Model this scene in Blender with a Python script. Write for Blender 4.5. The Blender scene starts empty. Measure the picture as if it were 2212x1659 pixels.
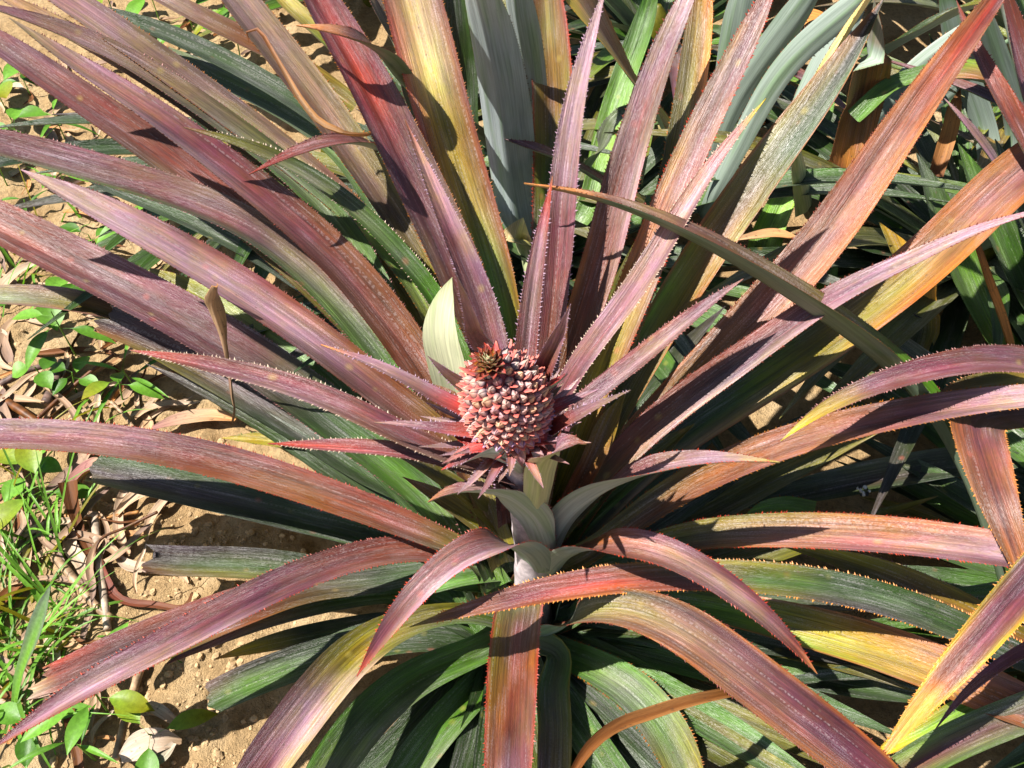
import bpy, math, random
import numpy as np
from mathutils import Vector, noise as mnoise

# ------------------------------------------------------------------ camera, sky, sun, exposure
scene = bpy.context.scene
COL = scene.collection
CAM = np.array([0.0, -0.537, 1.11])
PITCH = math.radians(50.0)
HFOV = math.radians(55.0)
cd = bpy.data.cameras.new("camera"); cam = bpy.data.objects.new("camera", cd); COL.objects.link(cam)
cam.location = CAM; cam.rotation_euler = (math.pi / 2 - PITCH, 0, 0)
cd.sensor_fit = 'HORIZONTAL'; cd.angle = HFOV; cd.clip_start = 0.02; cd.clip_end = 200
scene.camera = cam

SUN = Vector((-0.52, -0.07, 0.85)).normalized()          # towards the sun
w = bpy.data.worlds.new("World"); scene.world = w; w.use_nodes = True
nt = w.node_tree; nt.nodes.clear()
sky = nt.nodes.new("ShaderNodeTexSky"); sky.sky_type = 'NISHITA'; sky.sun_disc = False
sky.sun_elevation = math.asin(SUN.z); sky.sun_rotation = math.atan2(SUN.x, SUN.y)
bg = nt.nodes.new("ShaderNodeBackground"); bg.inputs[1].default_value = 0.05
wo = nt.nodes.new("ShaderNodeOutputWorld")
nt.links.new(sky.outputs[0], bg.inputs[0]); nt.links.new(bg.outputs[0], wo.inputs[0])
sl = bpy.data.lights.new("sun", 'SUN'); sl.energy = 5.0; sl.angle = math.radians(0.5); sl.color = (1.0, 0.955, 0.88)
so = bpy.data.objects.new("sun", sl); COL.objects.link(so)
so.rotation_euler = SUN.to_track_quat('Z', 'Y').to_euler(); so.location = (-3, -1, 5)
vs = scene.view_settings; vs.view_transform = 'Standard'; vs.look = 'None'; vs.exposure = 1.12; vs.gamma = 1.0
vs.use_curve_mapping = False

rnd = random.Random(11)
# ------------------------------------------------------------------ pixel <-> world (2212 x 1659 picture units)
FP = 1106.0 / math.tan(HFOV / 2)
sp, cp = math.sin(PITCH), math.cos(PITCH)
def raydir(u, v):
    r = (u - 1106.0) / FP; k = (829.5 - v) / FP
    return np.array([r, cp + sp * k, -sp + cp * k])
def at_z(u, v, z):
    d = raydir(u, v); return CAM + d * ((z - CAM[2]) / d[2])
def at_y(u, v, y):
    d = raydir(u, v); return CAM + d * ((y - CAM[1]) / d[1])
def proj(p):
    q = np.asarray(p) - CAM
    f = q[1] * cp - q[2] * sp; k = q[1] * sp + q[2] * cp
    return np.array([1106.0 + FP * q[0] / f, 829.5 - FP * k / f])
def on_profile(u, v, axis, z0, a, b):
    d = raydir(u, v)
    def g(t):
        p = CAM + d * t; r = math.hypot(p[0] - axis[0], p[1] - axis[1])
        return p[2] - (z0 + a * r - b * r * r)
    t = 0.25; last = g(t)
    while t < 3.2:
        t2 = t + 0.01; c = g(t2)
        if last > 0 >= c:
            lo, hi = t, t2
            for _ in range(20):
                m = (lo + hi) / 2
                if g(m) > 0: lo = m
                else: hi = m
            return CAM + d * lo
        t, last = t2, c
    return at_z(u, v, z0)

# ------------------------------------------------------------------ object helpers
def tag(o, label=None, cat=None, group=None, kind=None):
    if label: o["label"] = label
    if cat: o["category"] = cat
    if group: o["group"] = group
    if kind: o["kind"] = kind
    return o
def empty(name, loc):
    o = bpy.data.objects.new(name, None); COL.objects.link(o); o.location = loc; o.empty_display_size = 0.05
    return o
def link(name, me, parent=None):
    o = bpy.data.objects.new(name, me); COL.objects.link(o)
    if parent is not None:
        o.parent = parent
    return o
ORIGIN = {}
def origin_of(parent):
    p = np.zeros(3)
    while parent is not None:
        p = p + np.array(parent.location); parent = parent.parent
    return p
def mesh(name, V, F, mats, midx=None, col=None, uv=None, smooth=True):
    me = bpy.data.meshes.new(name)
    me.from_pydata([tuple(map(float, x)) for x in V], [], F)
    for m in mats: me.materials.append(m)
    if midx is not None: me.polygons.foreach_set("material_index", midx)
    if smooth: me.polygons.foreach_set("use_smooth", [True] * len(F))
    if col is not None:
        ca = me.color_attributes.new("Col", 'FLOAT_COLOR', 'POINT')
        arr = np.ones((len(V), 4), dtype=np.float32); arr[:, :3] = np.asarray(col)
        ca.data.foreach_set("color", arr.ravel())
    if uv is not None:
        ul = me.uv_layers.new(name="UVMap"); li = np.empty(len(me.loops), dtype=np.int32)
        me.loops.foreach_get("vertex_index", li)
        ul.data.foreach_set("uv", np.asarray(uv, dtype=np.float32)[li].ravel())
    me.update()
    return me
def lin(c): 
    c = c / 255.0
    return c / 12.92 if c <= 0.04045 else ((c + 0.055) / 1.055) ** 2.4
def rgb(r, g, b, k=0.8): return np.array([lin(r) * k, lin(g) * k, lin(b) * k])
PAL = {
 'P': rgb(120, 66, 84), 'V': rgb(182, 150, 172), 'K': rgb(172, 120, 116), 'M': rgb(120, 68, 58), 'B': rgb(128, 84, 54),
 'O': rgb(166, 110, 66), 'T': rgb(192, 158, 124), 'R': rgb(180, 80, 66), 'Y': rgb(208, 190, 48), 'L': rgb(132, 128, 44),
 'G': rgb(84, 126, 50), 'D': rgb(52, 78, 36), 'S': rgb(116, 132, 108), 'C': rgb(235, 228, 165), 'N': rgb(138, 116, 108),
 'A': rgb(232, 150, 70), 'E': rgb(92, 48, 58), 'F': rgb(122, 176, 58), 'H': rgb(168, 160, 70), 'W': rgb(205, 182, 160),
 'X': rgb(200, 140, 80), 'Z': rgb(110, 66, 34), 'q': rgb(226, 230, 192), 'u': rgb(186, 198, 200), 'v': rgb(140, 154, 142), 'U': rgb(168, 180, 168), 'Q': rgb(190, 196, 150), 'J': rgb(214, 70, 62), 'I': rgb(66, 52, 60)}

for k_ in 'MBORGLHYDN':
    m_ = PAL[k_].mean(); PAL[k_] = np.clip(m_ + (PAL[k_] - m_) * 1.25, .008, 1) * .82
for k_ in 'PVKE': PAL[k_] = PAL[k_] * .86

# ------------------------------------------------------------------ materials
def newmat(name):
    m = bpy.data.materials.new(name); m.use_nodes = True
    t = m.node_tree; t.nodes.clear()
    o = t.nodes.new("ShaderNodeOutputMaterial"); b = t.nodes.new("ShaderNodeBsdfPrincipled")
    t.links.new(b.outputs[0], o.inputs[0])
    return m, t, b
class G:
    def __init__(s, t): s.t = t
    def n(s, typ, **kw):
        x = s.t.nodes.new(typ)
        for k, v in kw.items(): setattr(x, k, v)
        return x
    def l(s, a, b): s.t.links.new(a, b)
    def noise(s, vec, scale, detail=2, rough=0.5, dim='3D'):
        x = s.n("ShaderNodeTexNoise", noise_dimensions=dim); x.inputs['Scale'].default_value = scale
        x.inputs['Detail'].default_value = detail; x.inputs['Roughness'].default_value = rough
        s.l(vec, x.inputs['Vector']); return x.outputs['Fac']
    def ramp(s, fac, stops):
        x = s.n("ShaderNodeValToRGB"); e = x.color_ramp.elements
        while len(e) < len(stops): e.new(0.5)
        for k, (p, c) in enumerate(stops):
            e[k].position = p; e[k].color = (c, c, c, 1) if not hasattr(c, '__len__') else (c[0], c[1], c[2], 1)
        s.l(fac, x.inputs[0]); return x.outputs[0]
    def mix(s, fac, a, b, mode='MIX'):
        x = s.n("ShaderNodeMix", data_type='RGBA', blend_type=mode)
        for val, soc in ((fac, x.inputs[0]), (a, x.inputs[6]), (b, x.inputs[7])):
            if hasattr(val, 'is_output'): s.l(val, soc)
            elif hasattr(val, '__len__'): soc.default_value = (val[0], val[1], val[2], 1)
            else: soc.default_value = val
        return x.outputs[2]
    def math(s, op, a, b=0.0):
        x = s.n("ShaderNodeMath", operation=op)
        for val, soc in ((a, x.inputs[0]), (b, x.inputs[1])):
            if hasattr(val, 'is_output'): s.l(val, soc)
            else: soc.default_value = val
        return x.outputs[0]
    def map(s, vec, scale, loc=(0, 0, 0)):
        x = s.n("ShaderNodeMapping"); x.inputs['Scale'].default_value = scale; x.inputs['Location'].default_value = loc
        s.l(vec, x.inputs['Vector']); return x.outputs[0]
    def bump(s, h, strength, dist):
        x = s.n("ShaderNodeBump"); x.inputs['Strength'].default_value = strength; x.inputs['Distance'].default_value = dist
        s.l(h, x.inputs['Height']); return x.outputs[0]

def leaf_upper():
    m, t, b = newmat("leaf_upper"); g = G(t)
    col = g.n("ShaderNodeAttribute", attribute_name="Col").outputs['Color']
    uv = g.n("ShaderNodeUVMap", uv_map="UVMap").outputs[0]
    # broad colour bands running along the blade
    band = g.noise(g.map(uv, (85, 3.0, 1)), 1.0, 3, 0.6)
    c = g.mix(1.0, col, g.ramp(band, [(0.28, 0.45), (0.46, 0.82), (0.56, 1.0), (0.74, 1.35)]), 'MULTIPLY')
    mott = g.noise(g.map(uv, (55, 17, 1)), 1.0, 6, 0.7)
    c = g.mix(g.ramp(mott, [(0.42, 0.0), (0.66, 0.9)]), c, g.mix(1.0, c, (1.0, 1.22, 0.42), 'MULTIPLY'))
    lv = g.noise(g.map(uv, (16, 6, 1), (4, 8, 0)), 1.0, 4, 0.6)
    c = g.mix(1.0, c, g.ramp(lv, [(0.32, (0.62, 0.60, 0.72)), (0.5, (1, 1, 1)), (0.68, (1.22, 1.12, 1.08))]), 'MULTIPLY')
    c = g.mix(g.ramp(g.noise(g.map(uv, (40, 7, 1), (5, 1, 0)), 1.0, 4, 0.65), [(0.5, 0.0), (0.72, 0.55)]), c, g.mix(1.0, c, (1.3, 0.85, 0.8), 'MULTIPLY'))
    fib = g.noise(g.map(uv, (460, 6, 1)), 1.0, 5, 0.8)
    c = g.mix(1.0, c, g.ramp(fib, [(0.3, 0.46), (0.48, 0.88), (0.7, 1.5)]), 'MULTIPLY')
    c = g.mix(1.0, c, (1.10, 0.95, 0.90), 'MULTIPLY')
    # silvery scurf: fine streaks and speckle, whitened in patches to paint in sun glints
    st = g.ramp(g.noise(g.map(uv, (430, 9, 1), (7, 3, 0)), 1.0, 4, 0.7), [(0.50, 0.0), (0.70, 1.0)])
    spk = g.ramp(g.noise(g.map(uv, (1100, 420, 1)), 1.0, 2, 0.6), [(0.42, 0.25), (0.62, 1.0)])
    patch = g.ramp(g.noise(g.map(uv, (30, 9, 1), (3, 9, 0)), 1.0, 3, 0.6), [(0.44, 0.05), (0.60, 1.0)])
    scurf = g.math('MULTIPLY', g.math('MULTIPLY', st, spk), patch)
    c = g.mix(g.math('MULTIPLY', scurf, 0.85), c, g.mix(0.5, (0.66, 0.58, 0.68), g.mix(1.0, c, (3.0, 3.0, 3.2), 'MULTIPLY')))
    dl = g.ramp(g.noise(g.map(uv, (330, 1.1, 1), (2, 5, 0)), 1.0, 1, 0.4), [(0.63, 0.0), (0.67, 1.0)])
    dd = g.ramp(g.noise(g.map(uv, (300, 330, 1), (9, 2, 0)), 1.0, 1, 0.5), [(0.46, 0.0), (0.56, 1.0)])
    c = g.mix(g.math('MULTIPLY', g.math('MULTIPLY', dl, dd), 0.16), c, (0.62, 0.55, 0.55))
    dust = g.math('MULTIPLY', g.ramp(g.noise(g.map(uv, (1500, 950, 1)), 1.0, 1, 0.5), [(0.5, 0), (0.72, 1)]), patch)
    c = g.mix(g.math('MULTIPLY', dust, 0.26), c, (0.62, 0.56, 0.58))
    # blemishes
    vo = g.n("ShaderNodeTexVoronoi"); vo.inputs['Scale'].default_value = 1.0
    g.l(g.map(uv, (44, 36, 1), (1.3, 4.1, 0)), vo.inputs['Vector'])
    dist = g.math('ADD', vo.outputs['Distance'], g.math('MULTIPLY', g.math('SUBTRACT', mott, 0.5), 0.35))
    sel = g.n("ShaderNodeSeparateColor"); g.l(vo.outputs['Color'], sel.inputs[0])
    spot = g.math('MULTIPLY', g.ramp(dist, [(0.05, 1.0), (0.2, 0.0)]), g.ramp(sel.outputs[0], [(0.62, 0.0), (0.68, 1.0)]))
    scol = g.mix(g.ramp(sel.outputs[1], [(0.45, 0.0), (0.55, 1.0)]), (0.52, 0.42, 0.09), (0.55, 0.13, 0.08))
    c = g.mix(g.math('MULTIPLY', spot, 0.26), c, scol)
    vo2 = g.n("ShaderNodeTexVoronoi"); vo2.inputs['Scale'].default_value = 1.0
    g.l(g.map(uv, (150, 110, 1), (8.3, 1.1, 0)), vo2.inputs['Vector'])
    sel2 = g.n("ShaderNodeSeparateColor"); g.l(vo2.outputs['Color'], sel2.inputs[0])
    spot2 = g.math('MULTIPLY', g.ramp(vo2.outputs['Distance'], [(0.08, 1.0), (0.2, 0.0)]), g.ramp(sel2.outputs[0], [(0.8, 0.0), (0.84, 1.0)]))
    c = g.mix(g.math('MULTIPLY', spot2, 0.6), c, (0.10, 0.06, 0.04))
    g.l(c, b.inputs['Base Color'])
    b.inputs['Roughness'].default_value = 0.42
    rr = g.ramp(mott, [(0.3, 0.29), (0.7, 0.44)]); g.l(rr, b.inputs['Roughness'])
    b.inputs['Specular IOR Level'].default_value = 0.62
    b.inputs['Sheen Weight'].default_value = 0.04; b.inputs['Sheen Roughness'].default_value = 0.45; b.inputs['Sheen Tint'].default_value = (0.95, 0.86, 1.0, 1)
    h = g.math('ADD', g.math('MULTIPLY', fib, 1.0), g.math('MULTIPLY', band, 1.6))
    g.l(g.bump(h, 0.9, 0.002), b.inputs['Normal'])
    return m
def leaf_under():
    m, t, b = newmat("leaf_under"); g = G(t)
    col = g.n("ShaderNodeAttribute", attribute_name="Col").outputs['Color']
    uv = g.n("ShaderNodeUVMap", uv_map="UVMap").outputs[0]
    fib = g.noise(g.map(uv, (500, 10, 1)), 1.0, 3, 0.6)
    c = g.mix(1.0, col, g.ramp(fib, [(0.3, 0.72), (0.7, 1.2)]), 'MULTIPLY')
    mo = g.noise(g.map(uv, (50, 18, 1)), 1.0, 4, 0.6)
    c = g.mix(g.ramp(mo, [(0.45, 0), (0.8, 0.5)]), c, g.mix(1.0, c, (0.78, 0.9, 0.72), 'MULTIPLY'))
    dirt = g.ramp(g.noise(g.map(uv, (260, 120, 1)), 1.0, 4, 0.7), [(0.63, 0), (0.78, 0.7)])
    c = g.mix(g.math('MULTIPLY', dirt, 0.7), c, (0.10, 0.11, 0.07))
    gl = g.ramp(g.noise(g.map(uv, (90, 5, 1), (3, 3, 0)), 1.0, 2, 0.5), [(0.52, 0), (0.66, 0.6)])
    c = g.mix(gl, c, g.mix(1.0, c, (0.62, 0.82, 0.45), 'MULTIPLY'))
    g.l(c, b.inputs['Base Color']); b.inputs['Roughness'].default_value = 0.5
    b.inputs['Specular IOR Level'].default_value = 0.4
    g.l(g.bump(fib, 0.3, 0.0008), b.inputs['Normal'])
    return m
def vcol_mat(name, rough=0.6, spec=0.3, noise_scale=300, amt=0.35, bump=0.3, bdist=0.0008, transl=0.0):
    m, t, b = newmat(name); g = G(t)
    col = g.n("ShaderNodeAttribute", attribute_name="Col").outputs['Color']
    oc = g.n("ShaderNodeTexCoord").outputs['Object']
    n1 = g.noise(oc, noise_scale, 4, 0.65)
    c = g.mix(1.0, col, g.ramp(n1, [(0.3, 1 - amt), (0.7, 1 + amt)]), 'MULTIPLY')
    g.l(c, b.inputs['Base Color']); b.inputs['Roughness'].default_value = rough
    b.inputs['Specular IOR Level'].default_value = spec
    g.l(g.bump(n1, bump, bdist), b.inputs['Normal'])
    if transl > 0:
        tr = g.n("ShaderNodeBsdfTranslucent"); g.l(g.mix(1.0, c, (1.3, 1.5, 0.6), 'MULTIPLY'), tr.inputs[0])
        mx = g.n("ShaderNodeMixShader"); mx.inputs[0].default_value = transl
        out = [x for x in t.nodes if x.type == 'OUTPUT_MATERIAL'][0]
        g.l(b.outputs[0], mx.inputs[1]); g.l(tr.outputs[0], mx.inputs[2]); g.l(mx.outputs[0], out.inputs[0])
    return m
def dry_mat(name):
    m, t, b = newmat(name); g = G(t)
    col = g.n("ShaderNodeAttribute", attribute_name="Col").outputs['Color']
    uv = g.n("ShaderNodeUVMap", uv_map="UVMap").outputs[0]
    fib = g.noise(g.map(uv, (420, 14, 1)), 1.0, 4, 0.7)
    c = g.mix(1.0, col, g.ramp(fib, [(0.3, 0.55), (0.5, 0.95), (0.72, 1.35)]), 'MULTIPLY')
    sp_ = g.ramp(g.noise(g.map(uv, (190, 120, 1)), 1.0, 3, 0.6), [(0.6, 0), (0.7, 1)])
    c = g.mix(g.math('MULTIPLY', sp_, 0.65), c, (0.05, 0.03, 0.02))
    g.l(c, b.inputs['Base Color']); b.inputs['Roughness'].default_value = 0.6
    b.inputs['Specular IOR Level'].default_value = 0.3
    g.l(g.bump(fib, 0.7, 0.0012), b.inputs['Normal'])
    return m
def soil_mat():
    m, t, b = newmat("soil"); g = G(t)
    oc = g.n("ShaderNodeTexCoord").outputs['Object']
    n1 = g.noise(oc, 9, 5, 0.6); n2 = g.noise(oc, 110, 6, 0.7); n3 = g.noise(oc, 600, 3, 0.6)
    c = g.ramp(n1, [(0.3, (0.36, 0.225, 0.105)), (0.5, (0.50, 0.34, 0.175)), (0.7, (0.60, 0.44, 0.255))])
    c = g.mix(1.0, c, g.ramp(n2, [(0.3, 0.62), (0.5, 1.0), (0.7, 1.18)]), 'MULTIPLY')
    c = g.mix(1.0, c, g.ramp(n3, [(0.3, 0.8), (0.7, 1.15)]), 'MULTIPLY')
    g.l(c, b.inputs['Base Color']); b.inputs['Roughness'].default_value = 0.95; b.inputs['Specular IOR Level'].default_value = 0.1
    h = g.math('ADD', g.math('MULTIPLY', n2, 1.0), g.math('MULTIPLY', n3, 0.35))
    g.l(g.bump(h, 1.0, 0.01), b.inputs['Normal'])
    return m
MU, ML = leaf_upper(), leaf_under()
M_SPINE = vcol_mat("spine", 0.5, 0.4, 200, 0.1)
M_FRUIT = vcol_mat("fruit", 0.45, 0.4, 700, 0.25, 0.4, 0.0006)
M_STEM = vcol_mat("stem", 0.5, 0.35, 160, 0.3, 0.4, 0.001)
M_WEED = vcol_mat("weed_leaf", 0.45, 0.4, 220, 0.22, 0.35, 0.001, 0.32)
M_DRY = dry_mat("dry_leaf"); M_SOIL = soil_mat()
M_CLOD = vcol_mat("clod", 0.95, 0.1, 260, 0.4, 0.9, 0.002)

# ------------------------------------------------------------------ ribbon (leaf) builder
def catmull(A, n, endgap=None):
    A = np.asarray(A, dtype=float); m = len(A)
    ext = np.vstack([2 * A[0] - A[1], A, 2 * A[-1] - A[-2]])
    seg = np.linalg.norm(np.diff(A[:, :3], axis=0), axis=1); cum = np.concatenate([[0], np.cumsum(seg)])
    out = []; ts = np.linspace(0, cum[-1], n)
    if endgap: ts = np.concatenate([np.linspace(0, cum[-1] - endgap, n - 1), [cum[-1]]])
    for s in ts:
        i = min(max(np.searchsorted(cum, s, side='right') - 1, 0), m - 2)
        f = (s - cum[i]) / max(seg[i], 1e-9)
        p0, p1, p2, p3 = ext[i], ext[i + 1], ext[i + 2], ext[i + 3]
        # tangents scaled for uneven spacing
        d1 = max(seg[i], 1e-9); d0 = max(np.linalg.norm((p1 - p0)[:3]), 1e-9); d2 = max(np.linalg.norm((p3 - p2)[:3]), 1e-9)
        m1 = ((p1 - p0) / d0 * d1 + (p2 - p1) / d1 * d0) / (d0 + d1) * d1
        m2 = ((p2 - p1) / d1 * d2 + (p3 - p2) / d2 * d1) / (d1 + d2) * d1
        f2, f3 = f * f, f * f * f
        out.append((2 * f3 - 3 * f2 + 1) * p1 + (f3 - 2 * f2 + f) * m1 + (-2 * f3 + 3 * f2) * p2 + (f3 - f2) * m2)
    return np.array(out), ts
def parse(spec):
    stops = []
    for tok in spec.split():
        c, tt = tok.split('@'); lanes = c.split('/')
        if len(lanes) == 1: lanes = lanes * 3
        stops.append((float(tt), [PAL[x] for x in lanes]))
    return stops
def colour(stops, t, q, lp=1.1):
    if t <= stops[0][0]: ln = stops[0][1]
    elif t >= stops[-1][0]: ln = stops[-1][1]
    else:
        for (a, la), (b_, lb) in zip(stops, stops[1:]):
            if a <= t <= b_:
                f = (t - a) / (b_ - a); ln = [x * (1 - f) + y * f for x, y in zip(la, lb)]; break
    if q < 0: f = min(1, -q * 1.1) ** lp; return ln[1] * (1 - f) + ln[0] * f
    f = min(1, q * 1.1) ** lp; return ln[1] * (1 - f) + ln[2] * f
Z = np.array([0, 0, 1.0])
def nrm(x): return x / max(np.linalg.norm(x), 1e-9)
def refat(ref, ref2, rt, t):
    if ref is None: return Z
    a = np.array(ref, dtype=float)
    if ref2 is None: return a
    f = min(1, max(0, (t - rt[0]) / (rt[1] - rt[0]))); f = f * f * (3 - 2 * f)
    return a * (1 - f) + np.array(ref2, dtype=float) * f
def ribbon(name, parent, stations, stops, under='U', ch=0.32, roll=0.0, roll2=None, cut=False, spine='E', spine_len=0.0021, spine_gap=0.0036,
           edge=None, K=12, N=None, thick=0.0014, hmax=0.036, mats=None, fold=0.0, ragged=0.004, tipcol=None, wav=0.0, lp=1.1, groove=0.04, wx=0, ref=None, ref2=None, rt=(.3, .6), smooth=22):
    """stations: ('px'(u,v,w,P)) already resolved to rows [x,y,z,halfwidth]"""
    A = np.array(stations, dtype=float)
    L = np.linalg.norm(np.diff(A[:, :3], axis=0), axis=1).sum()
    N = N or int(max(14, min(60, L / 0.011)))
    C, S = catmull(A, N, 0.004 if cut else None); C = np.array(C)
    if L > 0.3 and not cut:
        for _ in range(smooth): C[1:-1] = C[1:-1] * .5 + (C[:-2] + C[2:]) * .25
    H = np.clip(C[:, 3], 0.0002, hmax); C = C[:, :3]
    T = np.gradient(C, axis=0); T[-1] = T[-2] if cut else T[-1]; T = np.array([nrm(x) for x in T])
    V, F, mi, co, uv = [], [], [], [], []
    ox, oy = rnd.uniform(0, 50), rnd.uniform(0, 50)
    lrnd = random.Random(rnd.random())
    rows = []; prevW = None
    ph = lrnd.uniform(0, 6.28)
    und = PAL[under]; st = parse(stops) if isinstance(stops, str) else stops
    for i in range(N):
        t = i / (N - 1); W = np.cross(T[i], refat(ref, ref2, rt, t))
        if wx: W = np.array([wx, 0, 0]) - T[i] * T[i][0] * wx
        if np.linalg.norm(W) < 0.12 and prevW is not None: W = prevW - T[i] * prevW.dot(T[i])
        W = nrm(W)
        prevW = W
        Nn = nrm(np.cross(W, T[i]))
        ro = roll if roll2 is None else roll2 + (roll - roll2) * max(0, 1 - t * 1.25) ** 1.6
        if ro:
            cr, sr = math.cos(ro), math.sin(ro); W, Nn = W * cr + Nn * sr, Nn * cr - W * sr
        rows.append((W, Nn))
    fl = 1
    q_ = np.linspace(-1, 1, K + 1)
    edges = [[], []]
    for side in (0, 1):
        for i in range(N):
            t = i / (N - 1); W, Nn = rows[i]; h = H[i]
            chn = ch * (1.0 + 0.5 * max(0, 1 - t * 3))
            for j, q in enumerate(q_):
                lift = chn * h * (0.8 * (math.sqrt(q * q + .012) - .11) + 0.35 * q * q) + fold * h * abs(q) + groove * h * math.sin(q * 8.5 + ph + math.sin(S[i] * 9 + ph)) * (1 - q * q)
                if wav: lift += wav * h * math.sin(S[i] * 70 + ph + q * 1.5) * q
                p = C[i] + W * (h * q * (1 - 0.12 * chn * q * q)) + Nn * fl * lift
                if cut and i >= N - 2:
                    jag = lrnd.uniform(-1, 1) * ragged + ragged * 1.2 * math.sin(q * 4 + ph)
                    if i == N - 1: p = p + T[i] * jag
                th = thick * (1 - 0.72 * abs(q) ** 3)
                if side: p = p - Nn * fl * th
                V.append(p); uv.append((q * h + ox, S[i] + oy))
                if side == 0:
                    c = colour(st, t, q, lp)
                    if edge is not None and abs(q) > 0.99: c = PAL[edge]
                    co.append(c)
                    if j == 0: edges[0].append((p, -W, T[i], Nn * fl, h))
                    if j == K: edges[1].append((p, W, T[i], Nn * fl, h))
                else:
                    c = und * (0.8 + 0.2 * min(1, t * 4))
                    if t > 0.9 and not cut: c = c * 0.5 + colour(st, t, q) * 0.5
                    co.append(c)
    n1 = N * (K + 1); R = K + 1
    for i in range(N - 1):
        for j in range(K):
            a = i * R + j
            f = (a, a + 1, a + R + 1, a + R); g_ = (a + n1, a + R + n1, a + R + 1 + n1, a + 1 + n1)
            if fl < 0: f, g_ = f[::-1], g_[::-1]
            F.append(f[::-1]); mi.append(0); F.append(g_[::-1]); mi.append(1)
    base = len(V)
    loop = [i * R for i in range(N)], [i * R + K for i in range(N)]
    for e in loop:
        for i in e:
            V.append(V[i]); uv.append(uv[i]); co.append(co[i]); V.append(V[i + n1]); uv.append(uv[i + n1]); co.append(co[i])
    for k in range(2):
        b0 = base + k * 2 * N
        for i in range(N - 1):
            F.append((b0 + 2 * i, b0 + 2 * i + 1, b0 + 2 * i + 3, b0 + 2 * i + 2)); mi.append(0)
    for i in (0, N - 1):
        b0 = len(V)
        for j in range(R):
            for s in (0, n1):
                V.append(V[i * R + j + s]); uv.append(uv[i * R + j]); co.append(PAL['W'] if (cut and i) else co[i * R + j])
        for j in range(K):
            F.append((b0 + 2 * j, b0 + 2 * j + 2, b0 + 2 * j + 3, b0 + 2 * j + 1)); mi.append(0)
    org = origin_of(parent)
    loc = C[0]
    o = link(name, mesh(name, np.array(V) - loc, F, mats or [MU, ML], mi, co, uv), parent)
    o.location = loc - org
    if spine and L > 0.03:
        SV, SF, SC = [], [], []
        sc = PAL[spine] * .85 + PAL['M'] * .12
        for e in edges:
            ps = np.array([x[0] for x in e]); cs = np.concatenate([[0], np.cumsum(np.linalg.norm(np.diff(ps, axis=0), axis=1))])
            s = 0.05 * cs[-1]
            while s < cs[-1] * (0.97 if not cut else 0.99):
                i = min(np.searchsorted(cs, s, side='right') - 1, N - 2); f = (s - cs[i]) / max(cs[i + 1] - cs[i], 1e-9)
                p = ps[i] * (1 - f) + ps[i + 1] * f; _, Wd, Td, Nd, h = e[i]
                ln = spine_len * lrnd.choice((.3, .7, .9, 1.1, 1.3)) * lrnd.uniform(0.8, 1.2) * min(1, h / 0.006 + 0.35)
                d = nrm(Wd * 1.0 + Td * lrnd.uniform(0.35, 0.9) + Nd * lrnd.uniform(0.1, 0.5))
                k = len(SV); r = ln * 0.3
                SV += [p - Td * r * 1.3 - Wd * 0.0004, p + Td * r * 1.3 - Wd * 0.0004, p + Nd * r * 0.8 - Wd * 0.0004, p + d * ln]
                SF += [(k, k + 1, k + 3), (k + 1, k + 2, k + 3), (k + 2, k, k + 3)]
                cc = sc * lrnd.uniform(0.75, 1.3); SC += [cc, cc, cc, cc * 1.25]
                s += spine_gap * lrnd.uniform(0.55, 1.6)
        if SV:
            s_ = link("margin_spines", mesh("margin_spines", np.array(SV) - loc, SF, [M_SPINE], None, SC, None, False), o)
            s_["kind"] = "stuff"
    return o

class Plant:
    def __init__(s, name, axis, label, group=None):
        s.axis = axis; s.o = empty(name, (axis[0], axis[1], 0.0)); tag(s.o, label, "pineapple plant", group)
def resolve(plant, pts, prof=None, root=None, dz=0.0, dzt=1.0, ref=None, ref2=None, rt=(.3, .6)):
    P = []; wp = []
    for p in pts:
        if p[0] == 'W': P.append(np.array(p[1:4])); wp.append(('m', p[4]))
        else:
            u, v, wd = p[:3]
            if len(p) > 3 and p[3] is not None: P.append(at_z(u, v, p[3] + dz * (1 + (dzt - 1) * len(P) / (len(pts) - 1))))
            else: P.append(on_profile(u, v, plant.axis, *prof))
            wp.append(('p', wd))
    if root is not None:
        P = [np.array(r[:3]) for r in root] + P; wp = [('m', r[3]) for r in root] + wp
    rows = []
    n = len(P)
    for i in range(n):
        if wp[i][0] == 'm': rows.append([*P[i], wp[i][1] / 2]); continue
        T = nrm(P[min(i + 1, n - 1)] - P[max(i - 1, 0)])
        sl_ = [0] + [np.linalg.norm(P[k + 1] - P[k]) for k in range(n - 1)]
        W = np.cross(T, refat(ref, ref2, rt, sum(sl_[:i + 1]) / max(sum(sl_), 1e-9)))
        W = nrm(W) if np.linalg.norm(W) > 0.05 else np.array([1, 0, 0])
        a = proj(P[i]); it = proj(P[i] + T * 0.002) - a; iw = proj(P[i] + W * 0.002) - a
        itn = np.linalg.norm(it)
        per = abs(it[0] * iw[1] - it[1] * iw[0]) / max(itn, 1e-6) / 0.002
        dist = np.linalg.norm(P[i] - CAM)
        per = max(per, FP / dist * 0.66)
        rows.append([*P[i], wp[i][1] * (0.91 if wp[i][1] > 50 else 0.96) / 2 / per])
    return rows

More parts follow.
